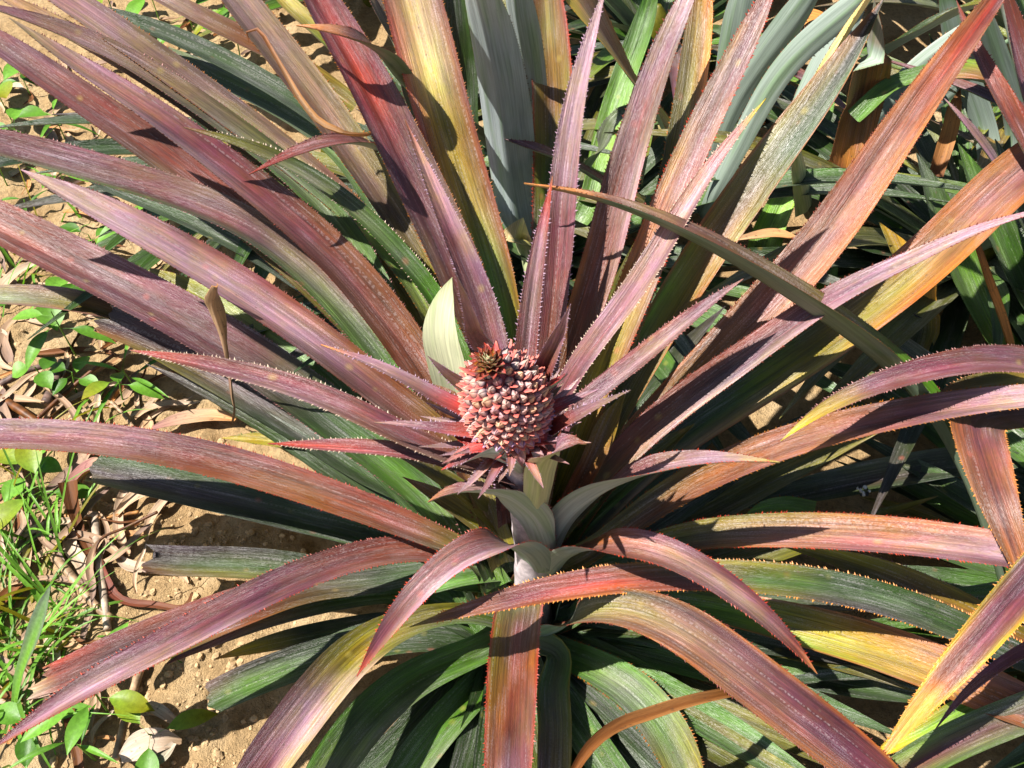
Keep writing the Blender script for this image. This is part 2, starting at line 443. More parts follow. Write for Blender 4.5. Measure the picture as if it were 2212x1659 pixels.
# ------------------------------------------------------------------ ground
def build_ground():
    def axis(c0, c1, step, far):
        a = list(np.arange(c0, c1 + 1e-6, step)); g = step; x = a[-1]; hi = []
        while x < far: g *= 1.35; x += g; hi.append(x)
        g = step; x = a[0]; lo = []
        while x > -far: g *= 1.35; x -= g; lo.append(x)
        return lo[::-1] + a + hi
    xs = axis(-0.95, 0.1, 0.0075, 60); ys = axis(-0.45, 1.3, 0.0085, 60)
    V = []
    for y in ys:
        for x in xs:
            z = 0.0
            if abs(x) < 3 and abs(y) < 3:
                z = 0.018 * mnoise.noise(Vector((x * 3, y * 3, 0))) + 0.009 * mnoise.noise(Vector((x * 14, y * 14, 3))) \
                    + 0.009 * mnoise.noise(Vector((x * 45, y * 45, 7))) + 0.006 * abs(mnoise.noise(Vector((x * 80, y * 80, 9))))
            V.append((x, y, z))
    n = len(xs)
    F = [(j * n + i, j * n + i + 1, (j + 1) * n + i + 1, (j + 1) * n + i) for j in range(len(ys) - 1) for i in range(n - 1)]
    o = link("ground", mesh("ground", V, F, [M_SOIL])); tag(o, kind="structure", label="tan bare soil of the pineapple field")
build_ground()
def gz(x, y):
    return 0.018 * mnoise.noise(Vector((x * 3, y * 3, 0))) + 0.009 * mnoise.noise(Vector((x * 14, y * 14, 3))) \
        + 0.009 * mnoise.noise(Vector((x * 45, y * 45, 7)))
def ground_at(u, v, lift=0.0):
    p = at_z(u, v, 0.0); p = at_z(u, v, gz(p[0], p[1]) + lift); return p

# ------------------------------------------------------------------ the plants
MAIN = Plant("pineapple_plant", (0.0, 0.0), "maroon-leaved pineapple plant in front, with a pink young fruit at its centre")
BACK = Plant("pineapple_plant", (0.06, 0.62), "pineapple plant behind the fruit showing broad grey-green leaf undersides")
FARR = Plant("pineapple_plant", (0.72, 0.60), "pineapple plant filling the upper right corner, grey and green leaves with brown dead tip")
RIGHT = Plant("pineapple_plant", (0.80, -0.02), "pineapple plant at the right edge with yellow-tipped purple leaves pointing inward")
LEFTB = Plant("pineapple_plant", (-0.30, 0.85), "pineapple plant at the top left behind, with long grey-purple leaves")
for pl in (BACK, FARR, RIGHT, LEFTB): pl.o["group"] = "neighbouring pineapple plants"

def L(plant, pts, cols, prof=None, root=None, dz=0.0, dzt=1.0, **kw):
    if root is True:
        ax = plant.axis; root = [(ax[0], ax[1], 0.06, 0.05)]
    rows = resolve(plant, pts, prof, root, dz, dzt, kw.get('ref'), kw.get('ref2'), kw.get('rt', (.3, .6)))
    return ribbon("leaf", plant.o, rows, cols, **kw)

A = MAIN
B0 = ('W', 0.0, 0.012, 0.10, 0.05)          # leaf base on the main stem
def base(dx, dy, z, w=0.05): return ('W', dx, dy, z, w)

# --- upper left fan
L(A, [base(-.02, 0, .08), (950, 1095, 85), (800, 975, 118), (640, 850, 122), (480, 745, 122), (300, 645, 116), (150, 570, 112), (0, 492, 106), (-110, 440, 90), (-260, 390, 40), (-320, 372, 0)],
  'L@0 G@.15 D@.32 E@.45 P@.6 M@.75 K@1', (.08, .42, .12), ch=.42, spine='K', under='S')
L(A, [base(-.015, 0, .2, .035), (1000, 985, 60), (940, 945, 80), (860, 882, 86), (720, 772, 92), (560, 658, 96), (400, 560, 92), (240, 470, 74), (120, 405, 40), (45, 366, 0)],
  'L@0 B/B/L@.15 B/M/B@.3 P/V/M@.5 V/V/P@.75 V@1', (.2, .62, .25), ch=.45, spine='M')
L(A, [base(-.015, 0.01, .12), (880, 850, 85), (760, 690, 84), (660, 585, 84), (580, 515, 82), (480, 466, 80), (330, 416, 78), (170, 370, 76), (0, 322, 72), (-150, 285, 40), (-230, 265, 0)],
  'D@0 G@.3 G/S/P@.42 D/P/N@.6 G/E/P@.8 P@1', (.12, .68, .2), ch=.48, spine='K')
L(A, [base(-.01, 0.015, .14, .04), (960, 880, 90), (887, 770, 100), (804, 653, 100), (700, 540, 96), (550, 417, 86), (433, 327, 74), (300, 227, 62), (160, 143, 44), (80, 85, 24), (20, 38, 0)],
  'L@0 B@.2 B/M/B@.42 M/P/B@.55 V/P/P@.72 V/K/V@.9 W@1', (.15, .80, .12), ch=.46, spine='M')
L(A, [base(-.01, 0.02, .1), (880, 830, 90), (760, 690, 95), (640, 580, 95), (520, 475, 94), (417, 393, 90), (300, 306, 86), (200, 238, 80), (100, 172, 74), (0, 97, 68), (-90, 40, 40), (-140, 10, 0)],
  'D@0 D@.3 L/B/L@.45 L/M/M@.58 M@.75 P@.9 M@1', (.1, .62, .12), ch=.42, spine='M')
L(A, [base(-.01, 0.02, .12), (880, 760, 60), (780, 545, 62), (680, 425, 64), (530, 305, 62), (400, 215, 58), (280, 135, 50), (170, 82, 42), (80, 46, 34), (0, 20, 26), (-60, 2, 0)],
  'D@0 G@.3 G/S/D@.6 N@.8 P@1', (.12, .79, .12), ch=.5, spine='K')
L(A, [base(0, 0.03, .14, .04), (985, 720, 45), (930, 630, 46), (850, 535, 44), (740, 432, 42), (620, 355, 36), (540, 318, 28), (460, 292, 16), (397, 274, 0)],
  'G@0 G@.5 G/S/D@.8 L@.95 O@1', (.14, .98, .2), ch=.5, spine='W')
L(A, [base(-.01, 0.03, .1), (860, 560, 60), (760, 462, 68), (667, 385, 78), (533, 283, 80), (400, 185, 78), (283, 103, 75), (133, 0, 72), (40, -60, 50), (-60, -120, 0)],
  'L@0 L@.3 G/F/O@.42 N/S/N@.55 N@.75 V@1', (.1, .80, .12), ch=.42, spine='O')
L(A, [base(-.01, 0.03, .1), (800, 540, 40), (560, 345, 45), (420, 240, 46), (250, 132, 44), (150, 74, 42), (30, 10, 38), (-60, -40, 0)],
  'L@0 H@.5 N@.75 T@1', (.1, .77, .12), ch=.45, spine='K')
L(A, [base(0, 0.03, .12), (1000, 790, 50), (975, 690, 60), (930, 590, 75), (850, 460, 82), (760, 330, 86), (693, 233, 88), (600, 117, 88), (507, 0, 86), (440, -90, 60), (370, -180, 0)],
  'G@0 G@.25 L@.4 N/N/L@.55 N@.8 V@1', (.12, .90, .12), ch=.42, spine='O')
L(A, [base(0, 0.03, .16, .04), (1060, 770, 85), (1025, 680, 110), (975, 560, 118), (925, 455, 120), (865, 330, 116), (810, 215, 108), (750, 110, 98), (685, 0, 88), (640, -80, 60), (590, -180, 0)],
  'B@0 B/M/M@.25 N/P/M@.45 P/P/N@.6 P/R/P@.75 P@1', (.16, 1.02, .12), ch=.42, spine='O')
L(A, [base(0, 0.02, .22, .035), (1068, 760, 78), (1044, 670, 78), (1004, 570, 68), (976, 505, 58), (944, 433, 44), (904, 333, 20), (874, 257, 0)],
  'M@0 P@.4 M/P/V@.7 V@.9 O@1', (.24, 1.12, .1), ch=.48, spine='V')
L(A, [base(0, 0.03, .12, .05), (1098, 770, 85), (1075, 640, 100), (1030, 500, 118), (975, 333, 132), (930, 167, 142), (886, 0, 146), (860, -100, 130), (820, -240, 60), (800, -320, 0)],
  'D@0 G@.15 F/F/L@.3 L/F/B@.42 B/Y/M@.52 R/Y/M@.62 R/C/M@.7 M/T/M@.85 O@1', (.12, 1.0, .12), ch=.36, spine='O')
# --- upper right fan
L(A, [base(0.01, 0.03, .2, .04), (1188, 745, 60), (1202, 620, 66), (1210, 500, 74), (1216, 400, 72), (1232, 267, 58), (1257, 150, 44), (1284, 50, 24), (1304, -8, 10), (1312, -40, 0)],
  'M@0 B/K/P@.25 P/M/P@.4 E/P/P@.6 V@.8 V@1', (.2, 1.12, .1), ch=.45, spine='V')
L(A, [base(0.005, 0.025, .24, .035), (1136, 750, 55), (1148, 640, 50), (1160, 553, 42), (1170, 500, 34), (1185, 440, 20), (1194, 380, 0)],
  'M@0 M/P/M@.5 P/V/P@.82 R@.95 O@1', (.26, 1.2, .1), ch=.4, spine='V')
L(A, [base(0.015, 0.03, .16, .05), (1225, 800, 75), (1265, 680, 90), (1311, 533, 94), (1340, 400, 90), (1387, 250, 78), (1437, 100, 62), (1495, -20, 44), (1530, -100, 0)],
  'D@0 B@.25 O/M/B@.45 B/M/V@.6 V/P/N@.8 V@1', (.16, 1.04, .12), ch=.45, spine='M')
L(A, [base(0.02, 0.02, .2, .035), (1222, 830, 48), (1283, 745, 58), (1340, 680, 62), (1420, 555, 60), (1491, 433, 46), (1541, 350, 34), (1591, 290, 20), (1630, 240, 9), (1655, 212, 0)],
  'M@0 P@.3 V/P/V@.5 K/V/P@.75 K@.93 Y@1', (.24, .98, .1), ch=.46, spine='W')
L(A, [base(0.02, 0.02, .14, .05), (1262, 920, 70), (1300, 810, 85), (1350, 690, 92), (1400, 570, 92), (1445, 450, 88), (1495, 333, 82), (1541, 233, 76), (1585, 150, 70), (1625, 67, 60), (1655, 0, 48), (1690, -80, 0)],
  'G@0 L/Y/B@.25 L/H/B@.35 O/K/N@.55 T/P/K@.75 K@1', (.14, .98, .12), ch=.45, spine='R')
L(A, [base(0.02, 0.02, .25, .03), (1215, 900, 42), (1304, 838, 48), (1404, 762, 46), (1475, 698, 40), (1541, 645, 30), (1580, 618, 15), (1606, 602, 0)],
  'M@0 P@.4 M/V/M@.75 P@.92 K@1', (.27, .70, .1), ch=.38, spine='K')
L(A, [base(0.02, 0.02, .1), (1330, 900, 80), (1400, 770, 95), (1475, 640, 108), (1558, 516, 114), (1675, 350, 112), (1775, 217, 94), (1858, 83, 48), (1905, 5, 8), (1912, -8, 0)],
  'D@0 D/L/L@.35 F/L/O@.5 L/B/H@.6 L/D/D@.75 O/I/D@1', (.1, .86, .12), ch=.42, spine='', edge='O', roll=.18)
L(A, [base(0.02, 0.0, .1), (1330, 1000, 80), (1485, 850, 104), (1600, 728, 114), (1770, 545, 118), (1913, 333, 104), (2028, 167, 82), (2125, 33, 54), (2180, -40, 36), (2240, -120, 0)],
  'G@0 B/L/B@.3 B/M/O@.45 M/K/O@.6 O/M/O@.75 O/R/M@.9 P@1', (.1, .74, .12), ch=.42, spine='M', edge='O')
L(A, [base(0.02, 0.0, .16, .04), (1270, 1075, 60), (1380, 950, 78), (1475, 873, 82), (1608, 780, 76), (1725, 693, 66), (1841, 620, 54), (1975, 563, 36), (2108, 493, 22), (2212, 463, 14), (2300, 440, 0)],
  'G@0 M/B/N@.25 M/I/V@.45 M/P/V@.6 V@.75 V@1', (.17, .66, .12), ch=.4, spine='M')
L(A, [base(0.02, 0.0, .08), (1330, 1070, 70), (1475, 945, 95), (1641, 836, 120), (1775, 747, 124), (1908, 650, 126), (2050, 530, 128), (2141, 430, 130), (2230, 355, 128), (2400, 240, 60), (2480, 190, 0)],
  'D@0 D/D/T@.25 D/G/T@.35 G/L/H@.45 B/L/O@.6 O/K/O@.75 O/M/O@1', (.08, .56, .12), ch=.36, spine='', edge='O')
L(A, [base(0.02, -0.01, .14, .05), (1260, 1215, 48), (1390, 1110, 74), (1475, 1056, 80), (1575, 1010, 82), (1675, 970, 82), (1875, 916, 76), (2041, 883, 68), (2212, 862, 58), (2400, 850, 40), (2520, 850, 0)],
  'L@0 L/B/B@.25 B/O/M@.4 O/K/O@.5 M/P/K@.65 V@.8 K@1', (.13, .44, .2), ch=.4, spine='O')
# --- left and lower left
L(A, [base(-.02, -0.005, .12, .04), (1085, 1240, 46), (980, 1186, 60), (900, 1152, 68), (800, 1112, 78), (667, 1064, 84), (500, 1012, 88), (333, 975, 84), (167, 953, 79), (0, 946, 76), (-150, 950, 50), (-240, 955, 0)],
  'G@0 B/M/M@.2 O/B/M@.38 B/M/P@.55 N/P/V@.75 M/P/V@1', (.12, .42, .3), ch=.45, spine='R')
L(A, [base(-.02, -0.005, .06, .05), (960, 1190, 70), (850, 1168, 82), (700, 1132, 90), (520, 1088, 92), (350, 1050, 84), (200, 1018, 70)],
  'D@0 D@.5 D/I/D@.75 L/I/D@1', (.06, .22, .12), ch=.38, spine='', cut=True, under='Q')
L(A, [base(-.02, 0.0, .06, .05), (960, 1115, 90), (800, 1015, 112), (600, 888, 118), (450, 800, 114), (330, 738, 100), (222, 698, 76)],
  'D@0 D@.4 D/I/D@.6 L/E/E@.85 O/I/I@1', (.06, .27, .10), ch=.46, spine='', cut=True, ragged=.010, under='Q')
L(A, [(262, 692, 30, .158), (200, 668, 62, .19), (120, 650, 56, .2), (0, 646, 46, .19), (-90, 644, 30, .16), (-150, 644, 0, .15)],
  'K/I/Z@0 K/L/N@.25 N/S/N@.5 S@1', ch=.45, spine='', under='S', hmax=.03)
L(A, [base(-.02, -0.02, .1, .045), (1080, 1240, 48), (960, 1196, 60), (850, 1190, 68), (737, 1218, 72), (633, 1256, 78), (500, 1322, 80), (367, 1395, 76), (233, 1462, 68), (133, 1516, 52), (60, 1565, 34), (-30, 1626, 0)],
  'G@0 M@.15 B/M/M@.3 P@.5 V/P/P@.65 M/V/P@.85 O/P/M@1', (.1, .50, .45), ch=.42, spine='R')
L(A, [base(-.02, -0.02, .05, .05), (960, 1240, 60), (800, 1250, 76), (650, 1270, 84), (520, 1312, 96), (400, 1358, 106), (280, 1408, 110), (180, 1452, 104), (95, 1488, 90)],
  'G@0 D@.3 B/E/M@.6 L/E/M@.85 K/M/R@.97 W@1', (.05, .38, .34), ch=.1, spine='', cut=True, ragged=.012)
L(A, [base(-.02, -0.02, .03, .05), (900, 1275, 55), (800, 1285, 66), (700, 1300, 72), (600, 1325, 72), (500, 1362, 60), (420, 1402, 34), (360, 1435, 0)],
  'G@0 G@.3 S/G/N@.5 N/K/N@.8 M@1', (.03, .32, .3), ch=.45, spine='')
L(A, [base(-.02, -0.02, .03, .05), (860, 1290, 66), (740, 1256, 74), (620, 1232, 78), (480, 1222, 78), (390, 1220, 76), (320, 1214, 70)],
  'D@0 D@.5 L/D/I@.8 B/I/I@1', (.03, .22, .15), ch=.42, spine='', cut=True, under='Q')
L(A, [base(-.02, -0.03, .02, .05), (900, 1385, 70), (780, 1400, 80), (667, 1432, 86), (567, 1468, 88), (510, 1492, 86), (455, 1518, 80)],
  'D@0 D@.6 D/G/I@.85 D/D/N@1', (.03, .26, .25), ch=.4, spine='', cut=True, under='Q')
L(A, [base(-.02, -0.03, .02, .05), (900, 1340, 50), (780, 1355, 52), (650, 1378, 52), (560, 1398, 44), (500, 1414, 24), (462, 1424, 0)],
  'D@0 D@.7 Y@.9 X@1', (.02, .24, .25), ch=.45, spine='')
L(A, [base(-.01, -0.03, .08, .04), (1060, 1330, 42), (960, 1330, 54), (850, 1358, 78), (765, 1418, 112), (680, 1520, 120), (590, 1640, 120), (510, 1760, 110), (450, 1860, 0)],
  'G@0 G/L/L@.2 L/H/L@.4 W/L/L@.5 W/V/P@.65 W/P/E@.8 M@1', (.08, .60, .45), ch=.42, spine='')
L(A, [base(-.005, -0.03, .05, .045), (1040, 1418, 70), (930, 1448, 92), (850, 1502, 106), (770, 1585, 114), (700, 1690, 114), (640, 1800, 80), (600, 1880, 0)],
  'G@0 G@.3 S/G/G@.5 S/S/G@.7 O/N/G@1', (.05, .46, .4), ch=.42, spine='')
L(A, [base(0, -0.03, .03, .05), (1085, 1440, 75), (1030, 1495, 88), (960, 1565, 95), (880, 1670, 100), (800, 1800, 80), (760, 1880, 0)],
  'D@0 G@.4 S/G/D@.7 N@1', (.03, .36, .4), ch=.46, spine='')
L(A, [base(0.0, -0.03, .10, .045), (1140, 1270, 85), (1120, 1320, 112), (1110, 1406, 124), (1103, 1540, 124), (1097, 1660, 120), (1093, 1800, 100), (1090, 1950, 0)],
  'G@0 B/E/L@.25 O/M/L@.4 K/M/O@.6 R/V/O@.85 O@1', (.10, .55, .55), ch=.36, spine='R', edge='R')
L(A, [base(0.01, -0.04, .06, .05), (1205, 1420, 60), (1195, 1490, 80), (1198, 1570, 84), (1196, 1670, 84), (1195, 1800, 60), (1195, 1900, 0)],
  'S@0 G/S/G@.3 L/N/N@.6 L/P/P@1', (.05, .42, .5), ch=.45, spine='', edge='H')
L(A, [base(0.02, -0.04, .03, .05), (1240, 1450, 40), (1262, 1520, 62), (1290, 1600, 72), (1315, 1690, 76), (1340, 1820, 0)],
  'D@0 D@.6 G@1', (.03, .32, .4), ch=.45, spine='')
L(A, [base(0.03, -0.04, .04, .05), (1235, 1425, 55), (1290, 1440, 95), (1340, 1470, 105), (1404, 1528, 108), (1452, 1600, 112), (1490, 1690, 112), (1520, 1800, 0)],
  'S@0 G@.2 G/S/G@.4 S/G/S@.6 L/S/L@.8 H@1', (.04, .40, .4), ch=.36, spine='O')
L(A, [base(0.03, -0.03, .05, .045), (1205, 1365, 46, .13), (1260, 1322, 56, .21), (1330, 1306, 84, .25), (1400, 1322, 112, .255), (1475, 1362, 128, .25), (1575, 1440, 134, .24), (1675, 1517, 134, .235), (1775, 1592, 130, .225), (1870, 1668, 124, .21), (1980, 1760, 80, .19), (2060, 1830, 0, .17)],
  'S@0 D/S/G@.2 D/L/N@.32 E/N/O@.5 E/P/O@.7 M/P/O@1', ch=.36, ref=(-.2, 1, .2), ref2=(0, 0, 1), rt=(.08, .26), under='U', spine='M', edge='O')
L(A, [base(0.02, -0.01, .10, .045), (1300, 1230, 52), (1400, 1188, 62), (1490, 1160, 74), (1575, 1158, 80), (1708, 1155, 88), (1875, 1163, 94), (2041, 1180, 92), (2175, 1198, 86), (2350, 1235, 60), (2460, 1260, 0)],
  'G@0 L/G/B@.25 L/K/O@.45 O/K/P@.6 K/V/P@.8 V@1', (.10, .46, .32), ch=.45, spine='R')
L(A, [base(0.03, -0.02, .05, .05), (1350, 1300, 56), (1530, 1312, 78), (1700, 1352, 100), (1850, 1392, 114), (1990, 1440, 118), (2140, 1505, 116), (2290, 1570, 90), (2420, 1630, 0)],
  'D@0 G@.2 L/F/G@.38 L/H/F@.5 O/H/H@.6 K/O/O@.78 M@1', (.05, .32, .22), ch=.36, spine='', edge='O')
L(A, [base(0.03, -0.02, .03, .05), (1450, 1370, 50), (1600, 1420, 70), (1720, 1460, 80), (1830, 1480, 76), (1950, 1500, 60), (2060, 1520, 0)],
  'D@0 D@.4 G/F/G@.55 D@.7 D@1', (.03, .24, .2), ch=.45, spine='', under='Q')  # lighter green patch is a sunlit end painted into the colour
# --- inner leaves and bracts around the fruit (heights given)
L(A, [(1112, 1040, 40, .315), (1040, 1015, 46, .335), (937, 978, 54, .36), (837, 928, 60, .38), (737, 874, 60, .395), (600, 826, 54, .41), (500, 800, 46, .415), (400, 780, 32, .415), (330, 765, 15, .412), (280, 756, 0, .41)],
  'M@0 N/M/B@.15 B/P/P@.35 V/P/M@.6 M/P/M@.8 R@1', ch=.38, spine='W', dz=0.025, dzt=0.6)
L(A, [(1112, 1052, 36, .305), (1040, 1020, 42, .325), (980, 1003, 42, .335), (937, 990, 40, .34), (850, 975, 38, .35), (737, 966, 32, .36), (650, 962, 18, .362), (578, 958, 0, .36)],
  'B@0 M/P/B@.4 P/R/P@.8 R@1', ch=.4, spine='W', dz=0.025, dzt=0.8)
L(A, [(1060, 935, 50, .37), (1004, 892, 44, .385), (954, 866, 36, .40), (904, 838, 32, .415), (850, 808, 26, .43), (790, 780, 18, .44), (737, 760, 8, .45), (693, 744, 0, .455)],
  'J@0 J@.2 P/K/V@.4 V@.8 A@1', ch=.42, spine='V', dz=0.035, dzt=0.8)
L(A, [(1040, 860, 36, .41), (995, 828, 32, .43), (965, 806, 22, .445), (940, 784, 10, .458), (924, 769, 0, .465)], 'R@0 V@.4 V@1', ch=.4, spine='V', ref=(-.1, -.6, .8), dz=0.03, dzt=1)
L(A, [(1065, 950, 46, .365), (1017, 936, 38, .375), (970, 930, 30, .382), (920, 922, 20, .387), (870, 916, 12, .388), (809, 912, 0, .386)], 'J@0 R@.25 P@.5 V@1', ch=.4, spine='V', dz=0.04, dzt=1)
L(A, [(1052, 740, 46, .45), (1034, 720, 44, .47), (1020, 686, 32, .505), (1004, 640, 18, .545), (982, 588, 0, .585)], 'P@0 V@.4 V@1', ch=.45, spine='V', dz=0.02, dzt=1, ref=(-.2, -1, .3))
L(A, [(1165, 815, 50, .42), (1180, 780, 46, .445), (1204, 726, 34, .485), (1220, 690, 16, .515), (1232, 659, 0, .535)], 'R@0 V@.4 V@1', ch=.4, spine='V', ref=(-.2, -1, .3), dz=0.02, dzt=1)
L(A, [(1150, 905, 46, .38), (1190, 888, 36, .39), (1237, 866, 24, .40), (1270, 850, 10, .405), (1294, 840, 0, .405)], 'J@0 J@.35 P@.6 V@1', ch=.4, spine='K', dz=0.035, dzt=1)
L(A, [(1145, 960, 50, .355), (1187, 940, 42, .37), (1237, 906, 30, .395), (1280, 882, 20, .405), (1325, 860, 10, .41), (1362, 842, 0, .41)], 'J@0 R@.3 P@.5 V@1', ch=.45, spine='V', under='S', dz=0.045, dzt=1)
L(A, [(1160, 850, 40, .40), (1190, 835, 28, .425), (1210, 820, 12, .44), (1224, 806, 0, .45)], 'J@0 J@.6 P@1', ch=.4, spine='R', spine_len=.0014, dz=0.03, dzt=1)
L(A, [(1170, 930, 36, .36), (1195, 922, 26, .365), (1215, 910, 14, .37), (1232, 898, 0, .372)], 'J@0 J@.7 P@1', ch=.4, spine='R', spine_len=.0014, dz=0.05, dzt=1)
L(A, [(1060, 975, 40, .355), (1020, 958, 28, .362), (990, 945, 14, .366), (972, 930, 0, .37)], 'J@0 J@.8 R@1', ch=.4, spine='R', spine_len=.0014, dz=0.05, dzt=1)
L(A, [(1090, 990, 36, .35), (1047, 968, 28, .365), (1004, 976, 20, .362), (975, 992, 9, .353), (954, 1002, 0, .345)], 'J@0 J@.5 K@.8 P@1', ch=.4, spine='K', dz=0.055, dzt=1.1)
L(A, [(1124, 1020, 46, .325), (1100, 1000, 52, .352), (1065, 985, 44, .366), (1030, 985, 30, .366), (990, 999, 18, .358), (953, 1015, 0, .347)], 'P@0 V/P/V@.5 P@.85 R@1', ch=.42, spine='V', under='U', ref=(.2, 1, .0), ref2=(0, .1, 1), rt=(.4, .8), dz=0.05, dzt=1.1)
L(A, [(1105, 962, 46, .368), (1118, 976, 36, .368), (1124, 990, 22, .36), (1128, 1009, 0, .347)], 'J@0 K@.4 V@.7 P@1', ch=.48, spine='K', dz=0.05, dzt=1.2)
L(A, [(1080, 968, 40, .37), (1078, 976, 30, .368), (1072, 985, 18, .362), (1064, 993, 0, .356)], 'J@0 J@.6 P@1', ch=.48, spine='R', spine_len=.0014, dz=0.05, dzt=1.1)
L(A, [(1150, 955, 40, .372), (1172, 952, 30, .374), (1192, 954, 16, .37), (1206, 958, 0, .366)], 'J@0 J@.4 V@1', ch=.48, spine='R', spine_len=.0014, dz=0.05, dzt=1)
L(A, [(1160, 1132, 54, .24), (1162, 1100, 64, .265), (1166, 1065, 70, .30), (1176, 1012, 72, .352), (1200, 975, 52, .388), (1232, 956, 32, .40), (1252, 954, 14, .398), (1267, 958, 0, .392)],
  'P@0 P@.5 V@.7 P@.9 O@1', ch=.4, spine='M', under='Q', ref=(-.25, 1, .1), ref2=(-.3, .2, 1), rt=(.55, .9), dz=0.045, dzt=1.1)
L(A, [(1168, 1236, 54, .14), (1158, 1166, 76, .215), (1124, 1106, 80, .275), (1070, 1068, 54, .305), (1010, 1058, 34, .31), (960, 1067, 20, .30), (924, 1084, 0, .285)],
  'P@0 K@.5 V@.7 P@.85 O@1', ch=.4, spine='K', under='U', ref=(.3, 1, -.05), ref2=(.1, .2, 1), rt=(.5, .95), dz=0.035, dzt=1)
L(A, [(1184, 1232, 54, .14), (1212, 1136, 74, .225), (1258, 1086, 78, .27), (1320, 1044, 70, .30), (1404, 1010, 54, .32), (1475, 994, 46, .33), (1575, 988, 28, .335), (1640, 994, 12, .33), (1685, 998, 0, .325)],
  'P@0 N/M/N@.4 M/P/V@.6 V@.85 Y@1', ch=.42, spine='R', under='U', ref=(-.4, 1, .0), ref2=(-.05, .35, 1), rt=(.3, .7), dz=0.03, dzt=1)
L(A, [(1166, 1262, 60, .10), (1142, 1200, 78, .20), (1096, 1166, 74, .255), (1035, 1164, 68, .275), (970, 1208, 70, .27), (904, 1272, 68, .255), (837, 1358, 46, .225), (800, 1415, 22, .20), (770, 1462, 0, .18)],
  'P@0 N@.3 V/P/M@.5 V/P/P@.7 K/P/E@.9 R@1', ch=.36, spine='R', under='U', ref=(.3, 1, .0), ref2=(0, 0, 1), rt=(.3, .55), dz=0.03, dzt=1)
L(A, [(1186, 1258, 56, .10), (1214, 1206, 62, .18), (1270, 1182, 64, .235), (1354, 1168, 68, .262), (1437, 1186, 76, .265), (1490, 1218, 78, .26), (1558, 1262, 68, .25), (1641, 1322, 50, .235), (1708, 1382, 34, .215), (1745, 1424, 17, .20), (1766, 1456, 0, .19)],
  'S@0 N@.2 O/B/M@.35 P/K/M@.5 P/V/M@.75 M@.93 X@1', ch=.38, spine='R', under='U', ref=(-.4, 1, .0), ref2=(0, 0, 1), rt=(.22, .5), dz=0.03, dzt=1)
# deeper inner leaf bases seen around the stem
for pts, c in (
  ([(1130, 1200, 40, .15), (1060, 1120, 46, .215), (1010, 1075, 44, .24), (930, 1020, 36, .27), (860, 985, 0, .29)], 'L@0 L@1'),
  ([(1140, 1225, 40, .12), (1070, 1160, 46, .18), (1000, 1110, 44, .2), (930, 1065, 30, .22), (870, 1030, 0, .23)], 'G@0 L@.5 B@1'),
  ([(1205, 1180, 44, .16), (1235, 1090, 52, .22), (1280, 1000, 54, .27), (1320, 910, 48, .31), (1350, 850, 0, .34)], 'M@0 B@.5 L@1'),
  ([(1210, 1200, 40, .12), (1260, 1130, 54, .17), (1330, 1060, 60, .2), (1420, 980, 50, .23), (1500, 915, 0, .26)], 'D@0 G@.5 L@1'),
  ([(1100, 1250, 34, .10), (1050, 1245, 40, .13), (1000, 1252, 40, .14), (930, 1272, 30, .14), (870, 1290, 0, .13)], 'G@0 G@1'),
  ([(1130, 1330, 40, .04), (1075, 1280, 44, .10), (1040, 1268, 40, .115), (980, 1275, 0, .12)], 'F@0 G@1'),
  ([(1205, 1370, 40, .03), (1250, 1330, 44, .08), (1300, 1285, 50, .11), (1380, 1262, 50, .12), (1450, 1270, 0, .12)], 'S@0 G@.5 D@1'),
  ([(1195, 1330, 36, .06), (1215, 1280, 40, .11), (1255, 1240, 46, .15), (1320, 1215, 44, .17), (1400, 1215, 0, .17)], 'S@0 G@.5 D@1')):
    L(A, pts, c, ch=.4, spine='')

# --- neighbours behind
Bk = BACK
L(Bk, [(1124, 520, 90, .17), (1106, 430, 112, .245), (1092, 330, 122, .33), (1080, 220, 124, .42), (1058, 100, 112, .51), (1035, 0, 92, .58), (1000, -120, 0, .65)], 'S@0 G@1', under='u', ch=.42, spine='Z', root=[(.06, .62, .05, .06)], hmax=.045, ref=(.35, .9, .05))
L(Bk, [(1150, 430, 60, .18), (1152, 300, 70, .30), (1140, 150, 74, .42), (1115, 0, 70, .54), (1100, -140, 0, .63)], 'S@0 G@1', under='u', ch=.42, spine='Z', root=[(.06, .62, .05, .06)], hmax=.045, ref=(.35, .9, .05))
L(Bk, [(1180, 640, 80, .20), (1192, 450, 98, .27), (1195, 333, 100, .325), (1190, 167, 100, .40), (1178, 0, 90, .47), (1165, -150, 0, .53)], 'D@0 L/G/L@.35 L/B/L@.55 B/L/M@.75 O/M/M@1', ch=.46, spine='R', edge='R')
L(Bk, [(1460, 330, 60, .2), (1420, 255, 74, .26), (1370, 180, 84, .33), (1320, 100, 90, .39), (1262, 8, 90, .45), (1200, -90, 60, .5), (1150, -160, 0, .52)], 'Y@0 Y/B/Y@.15 Y/O/O@.4 Y/K/O@.6 Y@1', ch=.15, spine='A', roll=.1)
L(Bk, [(1270, 480, 50, .1), (1290, 390, 64, .13), (1310, 300, 68, .17), (1345, 180, 60, .22), (1390, 60, 60, .27), (1420, -60, 0, .3)], 'G@0 F@.4 G@.7 D@1', ch=.46, spine='', root=True)
L(Bk, [(1275, 360, 26, .2), (1300, 320, 30, .24), (1330, 260, 28, .28), (1362, 238, 18, .29), (1385, 250, 0, .28)], 'S@0 D@1', ch=.4, spine='I')
L(Bk, [(1390, 450, 30, .22), (1310, 402, 30, .27), (1220, 350, 26, .33), (1147, 320, 20, .36), (1090, 300, 0, .37)], 'L@0 M/N/M@.4 P@1', ch=.48, spine='M')
